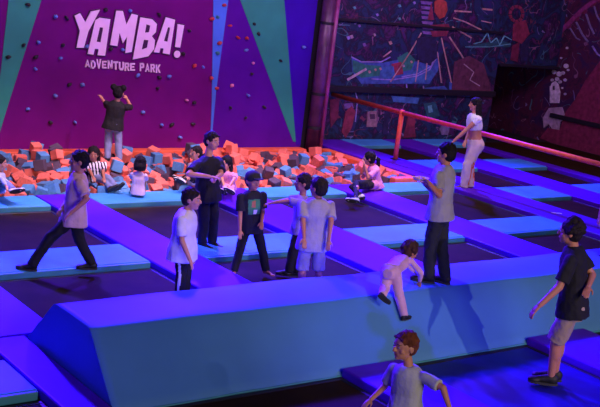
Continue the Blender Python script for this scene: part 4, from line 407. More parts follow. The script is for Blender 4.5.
# the snack tray between the teenager's hands
P = PEOPLE['plateboy']; a = V(P['root'])+V(P['Lwr']); b = V(P['root'])+V(P['Rwr'])
c = a.lerp(b, .45)+V((-.07, .045, .035))
t = empty('snack_tray', c, 'small white paper tray with a golden snack held by the teenager on the ramp', 'tray')
bm = bmesh.new(); loft(bm, [((0,0,0), V((.085,0,0)), V((0,.06,0))), ((0,0,.008), V((.09,0,0)), V((0,.065,0))), ((0,0,.028), V((.108,0,0)), V((0,.08,0))), ((0,0,.022), V((.10,0,0)), V((0,.072,0))), ((0,0,.010), V((.085,0,0)), V((0,.06,0)))]); link('tray', bm, mat('white_paper', (.85,.8,.7), .6), t)
bm = bmesh.new()
for k in range(9): ell(bm, (random.uniform(-.06, .06), random.uniform(-.035, .035), .026), (V((.028,0,0)), V((0,.02,0)), V((0,0,.016))), 10)
link('snack', bm, mat('golden_snack', (.95,.62,.14), .5), t, True)
for o in PENDING: COL.objects.link(o)
# ------------------------------------------------------------------ camera
cd = bpy.data.cameras.new('camera'); cam = bpy.data.objects.new('camera', cd); COL.objects.link(cam)
cd.sensor_width = 36; cd.lens = 66; cd.clip_end = 200
R = Matrix(((0.79223145, 0.03735773, -0.60907613), (-0.59876164, 0.24011267, -0.76408796), (0.1177023, 0.97002593, 0.21259319)))
cam.matrix_world = Matrix.Translation((0, 0, 4.1)) @ R.to_4x4()
S.camera = cam

# ------------------------------------------------------------------ colours
m_floor = mat('black_floor', (.008,.006,.01), .8)
m_bed = mat('woven_trampoline_mesh', (.030,.015,.005), .7, .25, 3, .25, 160, spec=.06)
m_glowbed = mat('bed_mesh_blue_glow', (.008,.006,.26), .45, .25, 3, .1, 120, spec=.5)  # blue lamp glow on the black mesh put into its colour
m_steel = mat('black_frame', (.01,.01,.012), .5)
m_purple = mat('purple_vinyl', (.10,.008,.58), .5, .1, 3, .08, 6, spec=.2)
m_cyan = mat('light_blue_vinyl', (.06,.34,.85), .5, .1, 3, .1, 5, spec=.25)
m_skirt = mat('vinyl_edge_white_lit', (.06,.30,.42), .5, .1, 4)  # pad vinyl again, its teal under white light alone put into the colour
m_wedge = mat('blue_ramp_vinyl', (.085,.26,.62), .55, .06, 1.5, .12, 2.5, spec=.2)
m_orange = mat('orange_vinyl', (.85,.14,.055), .5, .1, 4)
m_rail = mat('orange_rail_padding', (.85,.10,.05), .5, .15, 12)
m_magenta = mat('magenta_wall_panel', (.15,.003,.165), .6, .12, 1.5, spec=.12)
m_violet_light = mat('wall_panel_violet_light', (.085,.003,.27), .6, .12, 1.5, spec=.12)  # same purple wall, the violet cast of the light put into the colour
m_indigo_light = mat('wall_panel_blue_violet_light', (.045,.003,.38), .6, .12, 1.5, spec=.12)  # same wall again, bluer light by the pillar put into the colour
m_teal = mat('green_wall_panel', (.022,.30,.20), .55, .12, 1.5)
m_blue = mat('blue_wall_panel', (.06,.20,.75), .55, .12, 1.5)
m_sign = mat('pale_pink_letters', (.97,.68,.95), .6, .03)
m_signdark = mat('dark_plum_letter_edge', (.05,.006,.06), .5)

# ------------------------------------------------------------------ floor and walls
bm = bmesh.new(); box(bm, -2, 16.05, 0, 15.77, -.5, -.05); box(bm, 16.0, 26, 0, 23.5, -.5, -.05); box(bm, -2, 16.05, 15.77, 19.8, -.5, -.32)
tag(link('floor', bm, m_floor), kind='structure')
bm = bmesh.new(); box(bm, 4.5, 15.42, 19.6, 19.8, -.33, 3.7)
wall = tag(link('wall_back', bm, m_magenta), kind='structure')
def wput(a, b, d): return V((a, 19.6-d, b))
def panel(name, m, pts, th=.012):
    bm = bmesh.new(); flat_poly(bm, [pts], wput, th); o = link(name, bm, m, wall); return o
panel('green_stripe', m_teal, [(8.27,3.68),(9.09,3.68),(8.34,.84),(8.12,-.05),(8.08,-.05),(8.17,1.69)])
panel('violet_light_panel', m_violet_light, [(12.72,3.68),(15.42,3.68),(15.42,-.32),(12.95,-.32),(12.95,.4)], .008)
panel('blue_stripe', m_blue, [(12.62,3.68),(13.06,3.68),(12.97,1.2),(12.98,.35),(12.94,.35),(12.88,1.1)], .016)
panel('green_stripe', m_teal, [(13.04,3.68),(14.39,3.68),(15.27,.12),(15.2,.12)], .016)
panel('blue_violet_light_panel', m_indigo_light, [(14.39,3.68),(15.42,3.68),(15.42,.05),(15.29,.05)], .012)

# painted mural wall: dark plaster with broken colour
def mural_mat(name, cols, sc):
    m = bpy.data.materials.new(name); m.use_nodes = True; nt = m.node_tree; b = nt.nodes['Principled BSDF']
    b.inputs['Roughness'].default_value = .6
    tc = nt.nodes.new('ShaderNodeTexCoord'); nz = nt.nodes.new('ShaderNodeTexNoise')
    nz.inputs['Scale'].default_value = sc; nz.inputs['Detail'].default_value = 7; nz.inputs['Roughness'].default_value = .68; nz.inputs['Distortion'].default_value = 1.2
    nt.links.new(tc.outputs['Object'], nz.inputs['Vector'])
    cr = nt.nodes.new('ShaderNodeValToRGB'); nt.links.new(nz.outputs['Fac'], cr.inputs['Fac'])
    cr.color_ramp.elements[0].position = .25; cr.color_ramp.elements[1].position = .8
    cr.color_ramp.elements[0].color = (*cols[0], 1); cr.color_ramp.elements[1].color = (*cols[-1], 1)
    for i, c in enumerate(cols[1:-1]):
        e = cr.color_ramp.elements.new(.25+.55*(i+1)/(len(cols)-1)); e.color = (*c, 1)
    # thin broken paint lines where a second noise crosses its middle value
    base = cr.outputs['Color']
    for k, (s2, wd, c) in enumerate(((.8, .004, (.06,.17,.22)), (1.1, .004, (.25,.10,.20)), (.6, .0035, (.20,.15,.36)), (1.5, .005, (.16,.03,.07)))):
        n2 = nt.nodes.new('ShaderNodeTexNoise'); n2.inputs['Scale'].default_value = s2; n2.inputs['Detail'].default_value = 2; n2.inputs['Distortion'].default_value = .6
        mp = nt.nodes.new('ShaderNodeMapping'); mp.inputs['Location'].default_value = (k*7.3, k*3.1, k*5.7)
        nt.links.new(tc.outputs['Object'], mp.inputs['Vector']); nt.links.new(mp.outputs['Vector'], n2.inputs['Vector'])
        cp = nt.nodes.new('ShaderNodeMath'); cp.operation = 'COMPARE'; cp.inputs[1].default_value = .5; cp.inputs[2].default_value = wd
        nt.links.new(n2.outputs['Fac'], cp.inputs[0])
        n3 = nt.nodes.new('ShaderNodeTexNoise'); n3.inputs['Scale'].default_value = 1.7; nt.links.new(mp.outputs['Vector'], n3.inputs['Vector'])
        gt = nt.nodes.new('ShaderNodeMath'); gt.operation = 'GREATER_THAN'; gt.inputs[1].default_value = .54; nt.links.new(n3.outputs['Fac'], gt.inputs[0])
        ml = nt.nodes.new('ShaderNodeMath'); ml.operation = 'MULTIPLY'; nt.links.new(cp.outputs[0], ml.inputs[0]); nt.links.new(gt.outputs[0], ml.inputs[1])
        mx = nt.nodes.new('ShaderNodeMixRGB'); nt.links.new(ml.outputs[0], mx.inputs['Fac']); nt.links.new(base, mx.inputs['Color1']); mx.inputs['Color2'].default_value = (*c, 1)
        base = mx.outputs['Color']
    nt.links.new(base, b.inputs['Base Color'])
    return m
m_mural = mural_mat('dark_mural_paint', [(.006,.004,.02),(.03,.012,.11),(.012,.035,.10),(.006,.004,.03),(.09,.014,.10),(.03,.03,.16),(.20,.06,.20)], 2.4)
m_mural2 = mural_mat('dark_rock_mural_paint', [(.006,.004,.02),(.03,.01,.07),(.08,.008,.04),(.008,.008,.03),(.13,.02,.08)], 1.6)
m_dark = mat('dark_timber', (.012,.008,.018), .6)
bm = bmesh.new(); box(bm, 15.42, 22.35, 20.3, 20.5, -.06, 4.4); box(bm, 22.35, 24.8, 20.3, 20.5, 2.05, 4.4)
mural = tag(link('wall_far', bm, m_mural), kind='structure')
bm = bmesh.new(); box(bm, 24.8, 25.0, 8, 23.2, -.06, 4.4)
mural_r = tag(link('wall_right', bm, m_mural2), kind='structure')
bm = bmesh.new(); box(bm, 22.2, 24.8, 23.0, 23.2, -.06, 4.4); box(bm, 22.2, 22.35, 20.5, 23.0, -.06, 4.4)
tag(link('wall_passage', bm, m_dark), kind='structure')
bm = bmesh.new(); box(bm, 15.42, 15.6, 19.6, 20.3, -.06, 4.0)
tag(link('wall_return', bm, m_dark), kind='structure')
for i, (x0, x1, y0, y1, z0, z1) in enumerate(((15.6, 22.35, 20.22, 20.3, 2.88, 2.94), (15.6, 22.35, 20.2, 20.3, 1.2, 1.34), (22.35, 24.8, 20.2, 20.3, 2.03, 2.1), (24.7, 24.8, 10, 20.2, .68, .8))):
    bm = bmesh.new(); box(bm, x0, x1, y0, y1, z0, z1, .01); tag(link('trim_%d' % (i+1), bm, m_dark), kind='structure')
PC = dict(hull=(.05,.10,.36), teal=(.03,.19,.15), red=(.30,.03,.08), blue=(.05,.14,.38), bone=(.50,.36,.42), lilac=(.30,.22,.58), rope=(.50,.26,.26), mast=(.20,.10,.34),
          mastdk=(.02,.015,.07), redbr=(.45,.06,.05), red2=(.24,.025,.07), red3=(.16,.015,.06), teal2=(.02,.09,.13), aqua=(.14,.42,.48), brown=(.12,.03,.07), bone2=(.42,.28,.36), poster=(.30,.16,.22),
          posterdk=(.07,.03,.08), grey=(.20,.15,.30), magenta=(.26,.03,.16), bubble=(.55,.48,.62), ghost=(.66,.56,.70), ghostdk=(.05,.03,.07), ghost2=(.40,.28,.42), redrock=(.20,.018,.07))
PN = dict(hull='painted_ship', teal='painted_ship', red='painted_ship', blue='painted_ship', mast='painted_mast', rope='painted_rope', bubble='painted_bubble', ghost='painted_ghost', ghost2='painted_ghost', redrock='painted_rock', magenta='painted_arch', bone='painted_oar')
groups = {}
for c, side, pts in DATA['mural']: groups.setdefault((c, side), []).append(pts)
for gi, ((c, side), L) in enumerate(groups.items()):
    bm = bmesh.new()
    for k, pts in enumerate(L):
        th = .006+.0012*(list(PC).index(c))+.0002*(k % 5)
        put = (lambda a, b, d: V((24.8-d, a, b))) if side else (lambda a, b, d: V((a, 20.3-d, b)))
        flat_poly(bm, [pts], put, th)
    link(PN.get(c, 'painted_detail'), bm, mat('mural_'+c, PC[c], .65, .35, 9), mural_r if side else mural)

# corner pillar
t = empty('pillar', (15.62, 19.42, -.06), 'dark round pillar at the corner where the climbing wall meets the mural', 'pillar')
bm = bmesh.new(); tube(bm, (0,0,0), (0,0,4.2), .15, .15, 24); link('shaft', bm, mat('plum_metal', (.10,.03,.11), .35, .5, 3), t, True)
for z in (.55, 1.32, 2.92):
    bm = bmesh.new(); tube(bm, (0,0,z-.03), (0,0,z+.03), .165, .165, 24); link('band', bm, m_dark, t)
bm = bmesh.new(); tube(bm, (.17,-.1,0), (.17,-.1,4.1), .05, .05, 16); link('pipe', bm, mat('magenta_pipe', (.30,.05,.22), .35, .4, 4), t, True)

# ------------------------------------------------------------------ the sign
t = empty('wall_sign', (10.8, 19.59, 2.3), 'large pale pink YAMBA! ADVENTURE PARK lettering on the magenta climbing wall', 'sign')
def sput(a, b, d): return V((a-10.8, -d, b-2.3))
def grow(L, k):
    c = [sum(p[i] for p in L)/len(L) for i in (0, 1)]; out = []
    n = len(L)
    area = sum(L[i][0]*L[(i+1) % n][1]-L[(i+1) % n][0]*L[i][1] for i in range(n))
    s = 1 if area > 0 else -1
    for i in range(n):
        a, b, d = V((*L[i-1], 0)), V((*L[i], 0)), V((*L[(i+1) % n], 0))
        e1 = (b-a).normalized(); e2 = (d-b).normalized()
        nn = V((e1.y, -e1.x, 0))*s+V((e2.y, -e2.x, 0))*s
        if nn.length < .2: nn = V((e1.y, -e1.x, 0))*s
        nn.normalize(); out.append((b.x+nn.x*k, b.y+nn.y*k))
    return out
for n, o, hh in DATA['letters']:
    bm = bmesh.new(); flat_poly(bm, [o]+hh, sput, .03)
    if n == '!':
        dx, dz = DATA['dot']; flat_poly(bm, [[(dx+.075*math.cos(a*PI/8), dz+.075*math.sin(a*PI/8)) for a in range(16)]], sput, .03)
    L = link('letter', bm, m_sign, t)
    bm = bmesh.new(); flat_poly(bm, [grow(o, .028)], sput, .014)
    if n == '!': flat_poly(bm, [[(dx+.1*math.cos(a*PI/8), dz+.1*math.sin(a*PI/8)) for a in range(16)]], sput, .014)
    e = link('letter_outline', bm, m_signdark, L)
for ch, polys in DATA['tag']:
    bm = bmesh.new()
    for q in polys: flat_poly(bm, [q], sput, .02)
    link('tagline_letter', bm, m_sign, t)

# ------------------------------------------------------------------ climbing holds
HC = dict(d=mat('black_hold', (.015,.012,.02), .5), b=mat('blue_hold', (.12,.22,.70), .5), r=mat('red_hold', (.55,.04,.05), .5), g=mat('green_hold', (.04,.22,.2), .5), p=mat('pink_hold', (.7,.2,.45), .5))
HN = dict(d='black', b='blue', r='red', g='green', p='pink')
def hold_mesh(seed):
    rnd = random.Random(seed); bm = bmesh.new()
    bmesh.ops.create_icosphere(bm, subdivisions=2, radius=1)
    k = [rnd.uniform(.75, 1.2) for _ in range(3)]
    for v in bm.verts:
        v.co = V((v.co.x*k[0]*.050, min(.02, v.co.y*.045*k[1]), v.co.z*.034*k[2]))*(1+.35*noise.noise(v.co*1.4+V((seed*5, 0, 0))))
    return bm
def where(x, z):
    a = 'on the green stripe at the far left of the climbing wall' if x < 8.4+.26*z and x < 8.95 else 'on the magenta panel left of the sign' if x < 9.6 and z > 1.6 else 'on the magenta panel level with the sign' if x < 12.65 and z > 1.95 else \
        'on the magenta panel below the sign' if x < 12.65 and z > 1.0 else 'low on the magenta panel just above the foam pit' if x < 12.7 else 'on the narrow blue stripe of the climbing wall' if x < 13.08 else \
        'on the panel lit violet between the blue and green stripes' if x < 13.75+(2.4-z)*.45 else 'on the large green stripe at the right of the climbing wall' if x < 14.9 else 'on the panel lit blue violet beside the corner pillar'
    return a
for i, (x, z, c) in enumerate(DATA['holds']):
    if z < -.05 or x > 15.3: continue
    o = link('climbing_hold', hold_mesh(i), HC[c], None, True, (x, 19.572, z))
    o.rotation_euler.y = random.uniform(-.8, .8)
    tag(o, '%s climbing hold %s' % (HN[c], where(x, z)), 'climbing hold', '%s climbing holds %s' % (HN[c], where(x, z).replace('on the ', '').replace('low ', 'low ')))

# ------------------------------------------------------------------ safety pads
def pad(name, label, cat, group, x0, x1, y0, y1, m, skirt=False, ztop=.06, mskirt=None, seams=()):
    t = empty(name, ((x0+x1)/2, (y0+y1)/2, -.05), label, cat, group)
    X, Y = (x1-x0)/2, (y1-y0)/2
    bm = bmesh.new(); box(bm, -X, X, -Y+(.02 if skirt else 0), Y, 0, .05+ztop, .028, 3)
    link('cover', bm, m, t, False)
    if skirt:
        bm = bmesh.new(); box(bm, -X+.01, X-.01, -Y-.012, -Y+.03, .005, .05+ztop-.012, .012, 2)
        link('front_skirt', bm, mskirt or m_skirt, t)
    return t
GP = 'long purple safety pads between the trampolines'
PX = [(4.16,4.585,5.0,10.0,'purple safety pad along the left end face of the blue ramp, bottom left corner'),
      (4.16,4.98,10.03,15.1,'purple safety pad behind the left end of the blue ramp, leftmost of all'),
      (7.25,8.06,4.5,15.77,'purple safety pad passing behind the boy in the white t-shirt'),
      (10.14,11.2,4.5,15.77,'purple safety pad passing behind the boy in the black cap, between him and the pit'),
      (13.15,14.08,10.02,15.77,'purple safety pad running from the seated girl in pink towards the teenager with the tray'),
      (16.0,17.05,9.0,20.15,'purple safety pad beside the foam pit under the orange rail post'),
      (18.45,19.45,11.0,20.15,'purple safety pad passing just behind the woman in the white crop top'),
      (20.8,21.2,12.0,20.2,'narrow purple safety pad farthest right, nearest the mural wall')]
for x0, x1, y0, y1, lab in PX:
    if x0 in (7.25, 10.14):
        # the pad stops under the ramp: two lengths, before and behind it
        near = {7.25: 'purple safety pad sticking out from under the ramp behind the nearest boy', 10.14: 'purple safety pad right of the youth in shorts, on the near side of the ramp'}[x0]
        pad('purple_safety_pad', lab, 'pad', GP, x0, x1, 10.02, y1, m_purple)
        pad('purple_safety_pad', near, 'pad', GP, x0, x1, y0, 8.07, m_purple)
    else: pad('purple_safety_pad', lab, 'pad', GP, x0, x1, y0, y1, m_purple)
bm = bmesh.new(); box(bm, -.10, .10, -.018, .018, 0, .004); o = link('crease_highlight', bm, mat('crease_highlight', (.8,.75,.8), .6), None, loc=(16.55, 12.98, .061)); o.rotation_euler.z = -.5  # highlight on a crease of the pad, drawn as a thin white piece
tag(o, 'short white strap painted on the purple pad behind the youth in the black t-shirt', 'highlight')
GB = 'light blue safety pads across the trampolines'
RP = [(4.98,7.25,15.12,15.77,'light blue pad along the pit front, leftmost, behind the striding boy'),
      (8.06,10.14,15.12,15.77,'light blue pad along the pit front where the toddler in white sits'),
      (11.2,13.15,15.12,15.77,'light blue pad along the pit front left of the seated girl in pink'),
      (14.08,15.98,15.12,15.77,'light blue pad along the pit front right of the seated girl in pink'),
      (1.5,4.16,12.05,12.93,'light blue pad off to the left of the striding boy'),
      (4.98,7.25,12.05,12.93,'light blue pad under the striding boy in the peach t-shirt'),
      (8.06,10.14,12.05,12.93,'light blue pad behind the legs of the boy in the black cap'),
      (11.2,13.15,12.05,12.93,'light blue pad left of the teenager holding the tray, behind the crawling toddler'),
      (14.08,16.0,12.05,12.93,'light blue pad behind and left of the head of the youth in the black t-shirt'),
      (1.5,4.16,8.65,9.45,'light blue pad cut by the bottom left corner of the view'),
      (17.05,18.45,14.15,15.08,'blue pad to the right of the feet of the woman in the white crop top'),
      (19.45,20.8,14.15,15.05,'blue pad at the right edge below the orange rail'),
      (17.05,18.45,16.85,17.78,'blue pad behind the head of the teenager holding the tray'),
      (19.45,20.8,16.8,17.72,'blue pad right of the hips of the woman in the white crop top'),
      (17.05,18.45,19.45,20.2,'blue pad at the foot of the mural just behind the orange rail post'),
      (19.45,20.8,19.45,20.2,'blue pad at the foot of the mural left of the woman in white'),
      (17.05,18.45,11.4,12.3,'blue pad at the far right edge beside the person in pink')]
for x0, x1, y0, y1, lab in RP:
    pad('blue_safety_pad', lab, 'pad', GB, x0+.015, x1-.015, y0, y1, m_cyan, True, .055)

# ------------------------------------------------------------------ trampolines
def tramp(x0, x1, y0, y1, lab, m=None):
    t = empty('trampoline', ((x0+x1)/2, (y0+y1)/2, -.05), lab, 'trampoline', 'black trampolines')
    X, Y = (x1-x0)/2-.01, (y1-y0)/2-.01
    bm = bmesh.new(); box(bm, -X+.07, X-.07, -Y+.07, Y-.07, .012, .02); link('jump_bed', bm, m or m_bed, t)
    bm = bmesh.new()
    for a, b, c, d in ((-X, X, -Y, -Y+.06), (-X, X, Y-.06, Y), (-X, -X+.06, -Y+.06, Y-.06), (X-.06, X, -Y+.06, Y-.06)): box(bm, a, b, c, d, 0, .025, .008, 1)
    link('frame', bm, m_steel, t)
TR = [(4.98,7.25,12.95,15.1,'black trampoline below the foam pit behind the legs of the striding boy'),
      (8.06,10.14,12.95,15.1,'black trampoline where the man in black stands'),
      (11.2,13.15,12.95,15.1,'black trampoline in front of the seated girl in pink'),
      (14.08,16.0,12.95,15.1,'black trampoline in front of the woman in the white crop top'),
      (4.98,7.25,10.03,12.03,'black trampoline behind the left end of the ramp, below the striding boy'),
      (8.06,10.14,10.03,12.03,'black trampoline where three boys play behind the ramp'),
      (11.2,13.15,10.03,12.03,'black trampoline just behind the teenager with the tray'),
      (14.08,16.0,10.03,12.03,'black trampoline behind the head of the youth in the black t-shirt'),
      (1.9,4.16,9.47,12.03,'black trampoline at the left edge below the striding boy'),
      (1.9,4.16,5.2,8.6,'black trampoline at the bottom left corner'),
      (1.9,4.16,12.95,15.1,'black trampoline at the left edge below the foam pit'),
      (4.98,7.25,5.2,8.06,'black trampoline in front of the ramp, left of the nearest boy'),
      (8.06,10.14,4.6,8.06,'trampoline with blue glow painted into its bed under the youth in khaki shorts', m_glowbed),
      (11.2,13.15,4.6,8.06,'trampoline with blue glow painted into its bed at the right edge beside the ramp', m_glowbed),
      (17.05,18.45,12.32,14.13,'black trampoline at the right edge left of the pink sleeve'),
      (17.05,18.45,15.1,16.83,'black trampoline right of the woman in the white crop top'),
      (17.05,18.45,17.8,19.43,'black trampoline behind the orange rail post'),
      (19.45,20.8,15.07,16.78,'black trampoline right of the woman, beneath the orange rail'),
      (19.45,20.8,17.75,19.43,'black trampoline at the foot of the mural behind the woman'),
      (19.45,20.8,12.3,14.13,'black trampoline at the far right edge below the orange rail'),
      (21.2,24.7,11.0,20.2,'wide black trampoline along the foot of the red cave mural')]
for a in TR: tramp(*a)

# ------------------------------------------------------------------ the ramp
t = empty('foam_ramp', (9.3, 9.05, -.05), 'long blue vinyl foam ramp with sloping sides across the foreground', 'ramp')
bm = bmesh.new()
xs = [4.6-9.3+i*(9.4/94) for i in range(95)]
prof = [(-.97, 0), (-.97, .035), (-.9, .11), (-.8, .21), (-.7, .32), (-.6, .43), (-.5, .545), (-.425, .622), (-.40, .641), (-.37, .648), (-.2, .65), (0, .652), (.2, .65), (.33, .647), (.37, .635), (.41, .60), (.5, .51), (.6, .4), (.7, .31), (.8, .2), (.9, .11), (.97, .035), (.97, 0)]
rows = []
for i, x in enumerate(xs):
    r = []
    for j, (y, z) in enumerate(prof):
        n = noise.noise(V((x*1.1, y*1.5, z*2)))
        edge = 0 if j in (0, len(prof)-1) else 1
        xx = x
        if i == 0: xx = x+.012*abs(y) 
        r.append(bm.verts.new((xx, y+edge*n*.012, z+edge*(n*.010+(.012*noise.noise(V((x*.6, 4, 0))) if z < .2 else 0)))))
    rows.append(r)
for A, B in zip(rows, rows[1:]):
    for j in range(len(prof)-1): bm.faces.new((A[j], A[j+1], B[j+1], B[j]))
bm.faces.new(rows[0][::-1]); bm.faces.new(rows[-1])
bmesh.ops.recalc_face_normals(bm, faces=bm.faces)
o = link('cover', bm, m_wedge, t)
for p in o.data.polygons: p.use_smooth = len(p.vertices) == 4
bm = bmesh.new()
loft(bm, [(V((x, -.975+.01*noise.noise(V((x*1.3, 0, 2))), .02+.008*noise.noise(V((x*2, 7, 0))))), V((0, .014, 0)), V((0, 0, .014))) for x in xs], 8, 2)
bmesh.ops.recalc_face_normals(bm, faces=bm.faces)
link('bottom_piping', bm, m_skirt, t, True)

# ------------------------------------------------------------------ foam pit
for x0, x1, y0, y1, z1, lab in ((6.0, 15.4, 19.3, 19.585, -.0, 'long orange pad along the foot of the climbing wall behind the foam cubes'), (15.74, 15.98, 15.8, 19.25, .03, 'long orange pad along the right side of the foam pit by the rail'),
                                (14.95, 15.72, 15.79, 15.98, .13, 'short upright orange block at the front right corner of the foam pit')):
    bm = bmesh.new(); box(bm, x0-x0, x1-x0, 0, y1-y0, 0, z1+.32, .03, 3)
    tag(link('orange_pad', bm, m_orange, None, False, (x0, y0, -.32)), lab, 'pad')
FC = [('orange', mat('orange_foam', (.84,.19,.135), .85, .15, 5, .3, 60)), ('blue', mat('blue_foam', (.09,.28,.55), .85, .15, 5, .3, 60)), ('dark grey', mat('dark_grey_foam', (.085,.055,.095), .85, .2, 5, .3, 60))]
cube_me = []
for cn, m in FC:
    bm = bmesh.new(); box(bm, -.5, .5, -.5, .5, -.5, .5, .07, 2)
    for v in bm.verts: v.co += v.co.normalized()*.03*noise.noise(v.co*2)
    me = bpy.data.meshes.new('foam_cube'); bm.to_mesh(me); bm.free(); me.materials.append(m); cube_me.append(me)
CH = []
for k in ('toddler', 'stripegirl', 'pitgirl', 'hiddenchild', 'edgechild', 'climber'):
    q = PEOPLE[k]; r = V(q['root'])
    CH += [(r+V(q['pelvis']), .27), (r+V(q['Lan']), .16), (r+V(q['Ran']), .16), (r+V(q['Lkn']), .17), (r+V(q['Rkn']), .17)]
rnd = random.Random(11); spots = []
yy = 15.93; row = 0
while yy < 19.2:
    xx = 6.6+(yy-15.8)*.42+(row % 2)*.10
    while xx < 15.62:
        if not (xx > 14.75 and yy < 16.15): spots.append(V((xx+rnd.uniform(-.07, .07), yy+rnd.uniform(-.07, .07), -.04-.12*(yy-15.9)/3.3+rnd.uniform(-.08, .10))))
        xx += .208
    yy += .208; row += 1
for k in range(55): spots.append(V((rnd.uniform(8, 15.3), rnd.uniform(16.4, 18.9), .16)))
spots.append(V((8.72, 19.05, .14)))
# let the cubes push each other apart until they only touch
for it in range(22):
    for i, a in enumerate(spots):
        for j in range(i):
            b = spots[j]; d = a-b
            if abs(d.x) < .21 and abs(d.y) < .21:
                l = d.length
                if 1e-4 < l < .208: d *= (.208-l)/l*.5; a += d; b -= d
        for c, r in CH:
            d = a-c; l = d.length
            if l < r: a += d*((r-l)/max(l, .01))
        a.x = min(max(a.x, 6.2), 15.58); a.y = min(max(a.y, 15.93), 19.15); a.z = min(max(a.z, -.18), .30)
spots = [tuple(a) for a in spots]
last = spots[-1]
spots.sort(key=lambda s: s[1])
sbm = bmesh.new()
def zone(X, Y):
    a = 'left of the girl in jeans' if X < 9.2 else 'between girl in jeans and man in black' if X < 11.2 else 'between man in black and two boys' if X < 13.2 else 'near the girl on the pit edge'
    b = 'front' if Y < 16.8 else 'middle' if Y < 18 else 'back'
    return a, b
tint = lambda: 0 if rnd.random() < .55 else (1 if rnd.random() < .55 else 2)
for i, (X, Y, Z) in enumerate(spots):
    s = rnd.uniform(.165, .205); c = tint(); e = (rnd.uniform(-.5, .5), rnd.uniform(-.5, .5), rnd.uniform(0, 3))
    if (X, Y, Z) == last: c = 1
    if i < 300:
        o = bpy.data.objects.new('foam_cube', cube_me[c]); COL.objects.link(o)
        o.location = (X, Y, Z); o.rotation_euler = e; o.scale = (s, s, s)
        a, b = zone(X, Y)
        tag(o, '%s foam cube, %s of the pit, %s' % (FC[c][0], b, a), 'foam cube', '%s foam cubes in the %s of the pit, %s' % (FC[c][0], b, a))
    else:
        from mathutils import Euler
        M = Matrix.Translation((X, Y, Z)) @ Euler(e).to_matrix().to_4x4() @ Matrix.Scale(s, 4)
        n0 = len(sbm.faces); tmp = bmesh.new(); tmp.from_mesh(cube_me[c]); tmp.transform(M)
        for f in tmp.faces: f.material_index = c
        q = bpy.data.meshes.new('q'); tmp.to_mesh(q); tmp.free(); sbm.from_mesh(q); bpy.data.meshes.remove(q)
o = link('foam_cubes', sbm, [m for _, m in FC]); tag(o, 'loose orange, blue and grey foam cubes filling the back of the pit', 'foam cubes', kind='stuff')
bm = bmesh.new(); box(bm, 5, 15.7, 15.8, 19.28, -.319, -.30); tag(link('pit_cushion', bm, mat('dark_pit_foam', (.10,.04,.06), .9)), 'dark foam bed underneath the loose cubes in the pit', 'foam bed')

# ------------------------------------------------------------------ rail
t = empty('safety_rail', (16.85, 17.85, -.05), 'orange padded rail on one post sloping away from the pillar across the mural', 'rail')
def rp(x, y, z): return V((x-16.85, y-17.85, z+.05))
bm = bmesh.new(); tube(bm, rp(16.78, 20.3, 1.12), rp(16.92, 8.5, 1.12), .052, .052, 16); link('top_rail', bm, m_rail, t, True)
bm = bmesh.new(); tube(bm, rp(16.8, 17.86, .055), rp(16.81, 17.86, 1.1), .055, .055, 16); link('post', bm, m_rail, t, True)
bm = bmesh.new(); tube(bm, rp(16.81, 17.82, 1.12), rp(16.81, 17.9, 1.12), .07, .07, 16); link('bracket', bm, m_rail, t, True)
bm = bmesh.new(); box(bm, 16.71-16.85, 16.89-16.85, -.08, .1, .11, .125, .004); link('base_plate', bm, m_dark, t)
# ------------------------------------------------------------------ lights of the hall
W = bpy.data.worlds.new('world'); S.world = W; W.use_nodes = True
bg = W.node_tree.nodes['Background']; bg.inputs['Color'].default_value = (.10,.02,.30,1); bg.inputs['Strength'].default_value = .08
def spot(name, loc, target, power, col, size=60, blend=.6, rad=.15):
    d = bpy.data.lights.new(name, 'SPOT'); d.energy = power; d.color = col; d.spot_size = math.radians(size); d.spot_blend = blend; d.shadow_soft_size = rad
    o = bpy.data.objects.new(name, d); COL.objects.link(o); o.location = loc
    o.rotation_euler = (V(target)-V(loc)).to_track_quat('-Z', 'Y').to_euler(); return o
def area(name, loc, target, power, col, sx, sy):
    d = bpy.data.lights.new(name, 'AREA'); d.shape = 'RECTANGLE'; d.size = sx; d.size_y = sy; d.energy = power; d.color = col
    o = bpy.data.objects.new(name, d); COL.objects.link(o); o.location = loc
    o.rotation_euler = (V(target)-V(loc)).to_track_quat('-Z', 'Y').to_euler(); return o
BLUE = (.06, .008, 1.0)
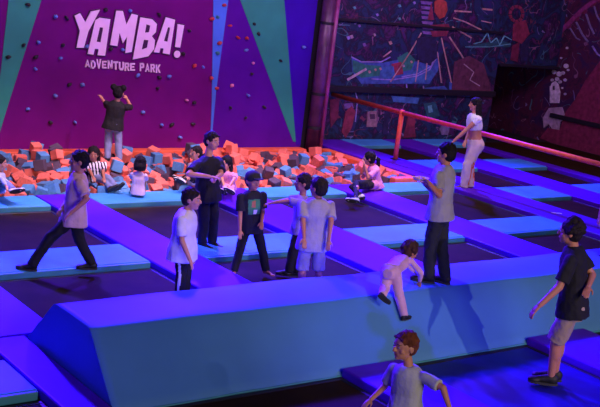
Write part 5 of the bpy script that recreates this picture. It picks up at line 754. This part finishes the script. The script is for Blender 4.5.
# blue stage lamps above the climbing wall, thrown across the trampolines
spot('blue_stage_lamp', (6.5, 19.3, 7.0), (7.5, 8.2, 0), 22000, BLUE, 62, .7, .3)
spot('blue_stage_lamp', (12.5, 19.8, 7.0), (10.5, 7.6, 0), 23000, BLUE, 62, .7, .3)
spot('blue_stage_lamp', (19, 19.8, 6.5), (16.5, 12.5, 0), 9000, BLUE, 75, .7, .3)
# a blue lamp on the left side of the hall
spot('blue_side_lamp', (-5.5, 7.0, 6.5), (8, 8.8, .3), 1500, BLUE, 50, .6, .3)
# broad white wash on the near side of the ramp, and a narrow spot that throws a long shadow on it
area('front_wash', (4.5, -9.0, 5.6), (8.0, 8.0, .4), 880, (1.0, .84, .62), 7, 3)
spot('white_spot', (9.2, -10.0, 9.0), (9.6, 7.4, .9), 4600, (1.0, .74, .55), 24, .8, .1)
# a blue lamp on the right brings the near trampoline up to a glow
spot('blue_front_lamp', (14.5, .5, 8.0), (9.2, 7.0, 0), 2300, BLUE, 24, .8, .2)
# pink and white spots over the foam pit
for x in (7.5, 10.6, 13.6):
    spot('pink_pit_spot', (x, 13.2, 6.8), (x+.2, 17.3, -.4), 1900, (1.0, .62, .90), 43, .6, .25)
# cool white spots over the row in front of the pit
for x in (6.5, 10.5, 14.5):
    spot('cyan_spot', (x, 16.8, 6.8), (x+.2, 13.6, 0), 560, (.45, .75, 1.0), 48, .6, .25)
# pale pink spots on the people between pit and ramp, and on the woman by the rail
for x in (7.0, 10.5):
    spot('pale_spot', (x+2.5, 5.5, 9.0), (x, 12.3, .7), 1000, (1.0, .62, .76), 34, .6, .2)
spot('pale_spot', (13.0, 6.5, 7.5), (16.7, 15.6, 1.1), 1500, (1.0, .66, .70), 24, .7, .2)
area('wall_wash', (10.5, 14.5, 7.0), (10.5, 19.6, 2.2), 330, (1.0, .55, .95), 6, .6)
area('violet_wash', (18.5, 14, 6), (19.5, 20.3, 1.3), 230, (.85, .42, 1.0), 6, 1)
V_ = S.view_settings; S.display_settings.display_device = 'sRGB'; V_.view_transform = 'Standard'; V_.look = 'None'; V_.gamma = 1; V_.use_curve_mapping = False; V_.exposure = 0
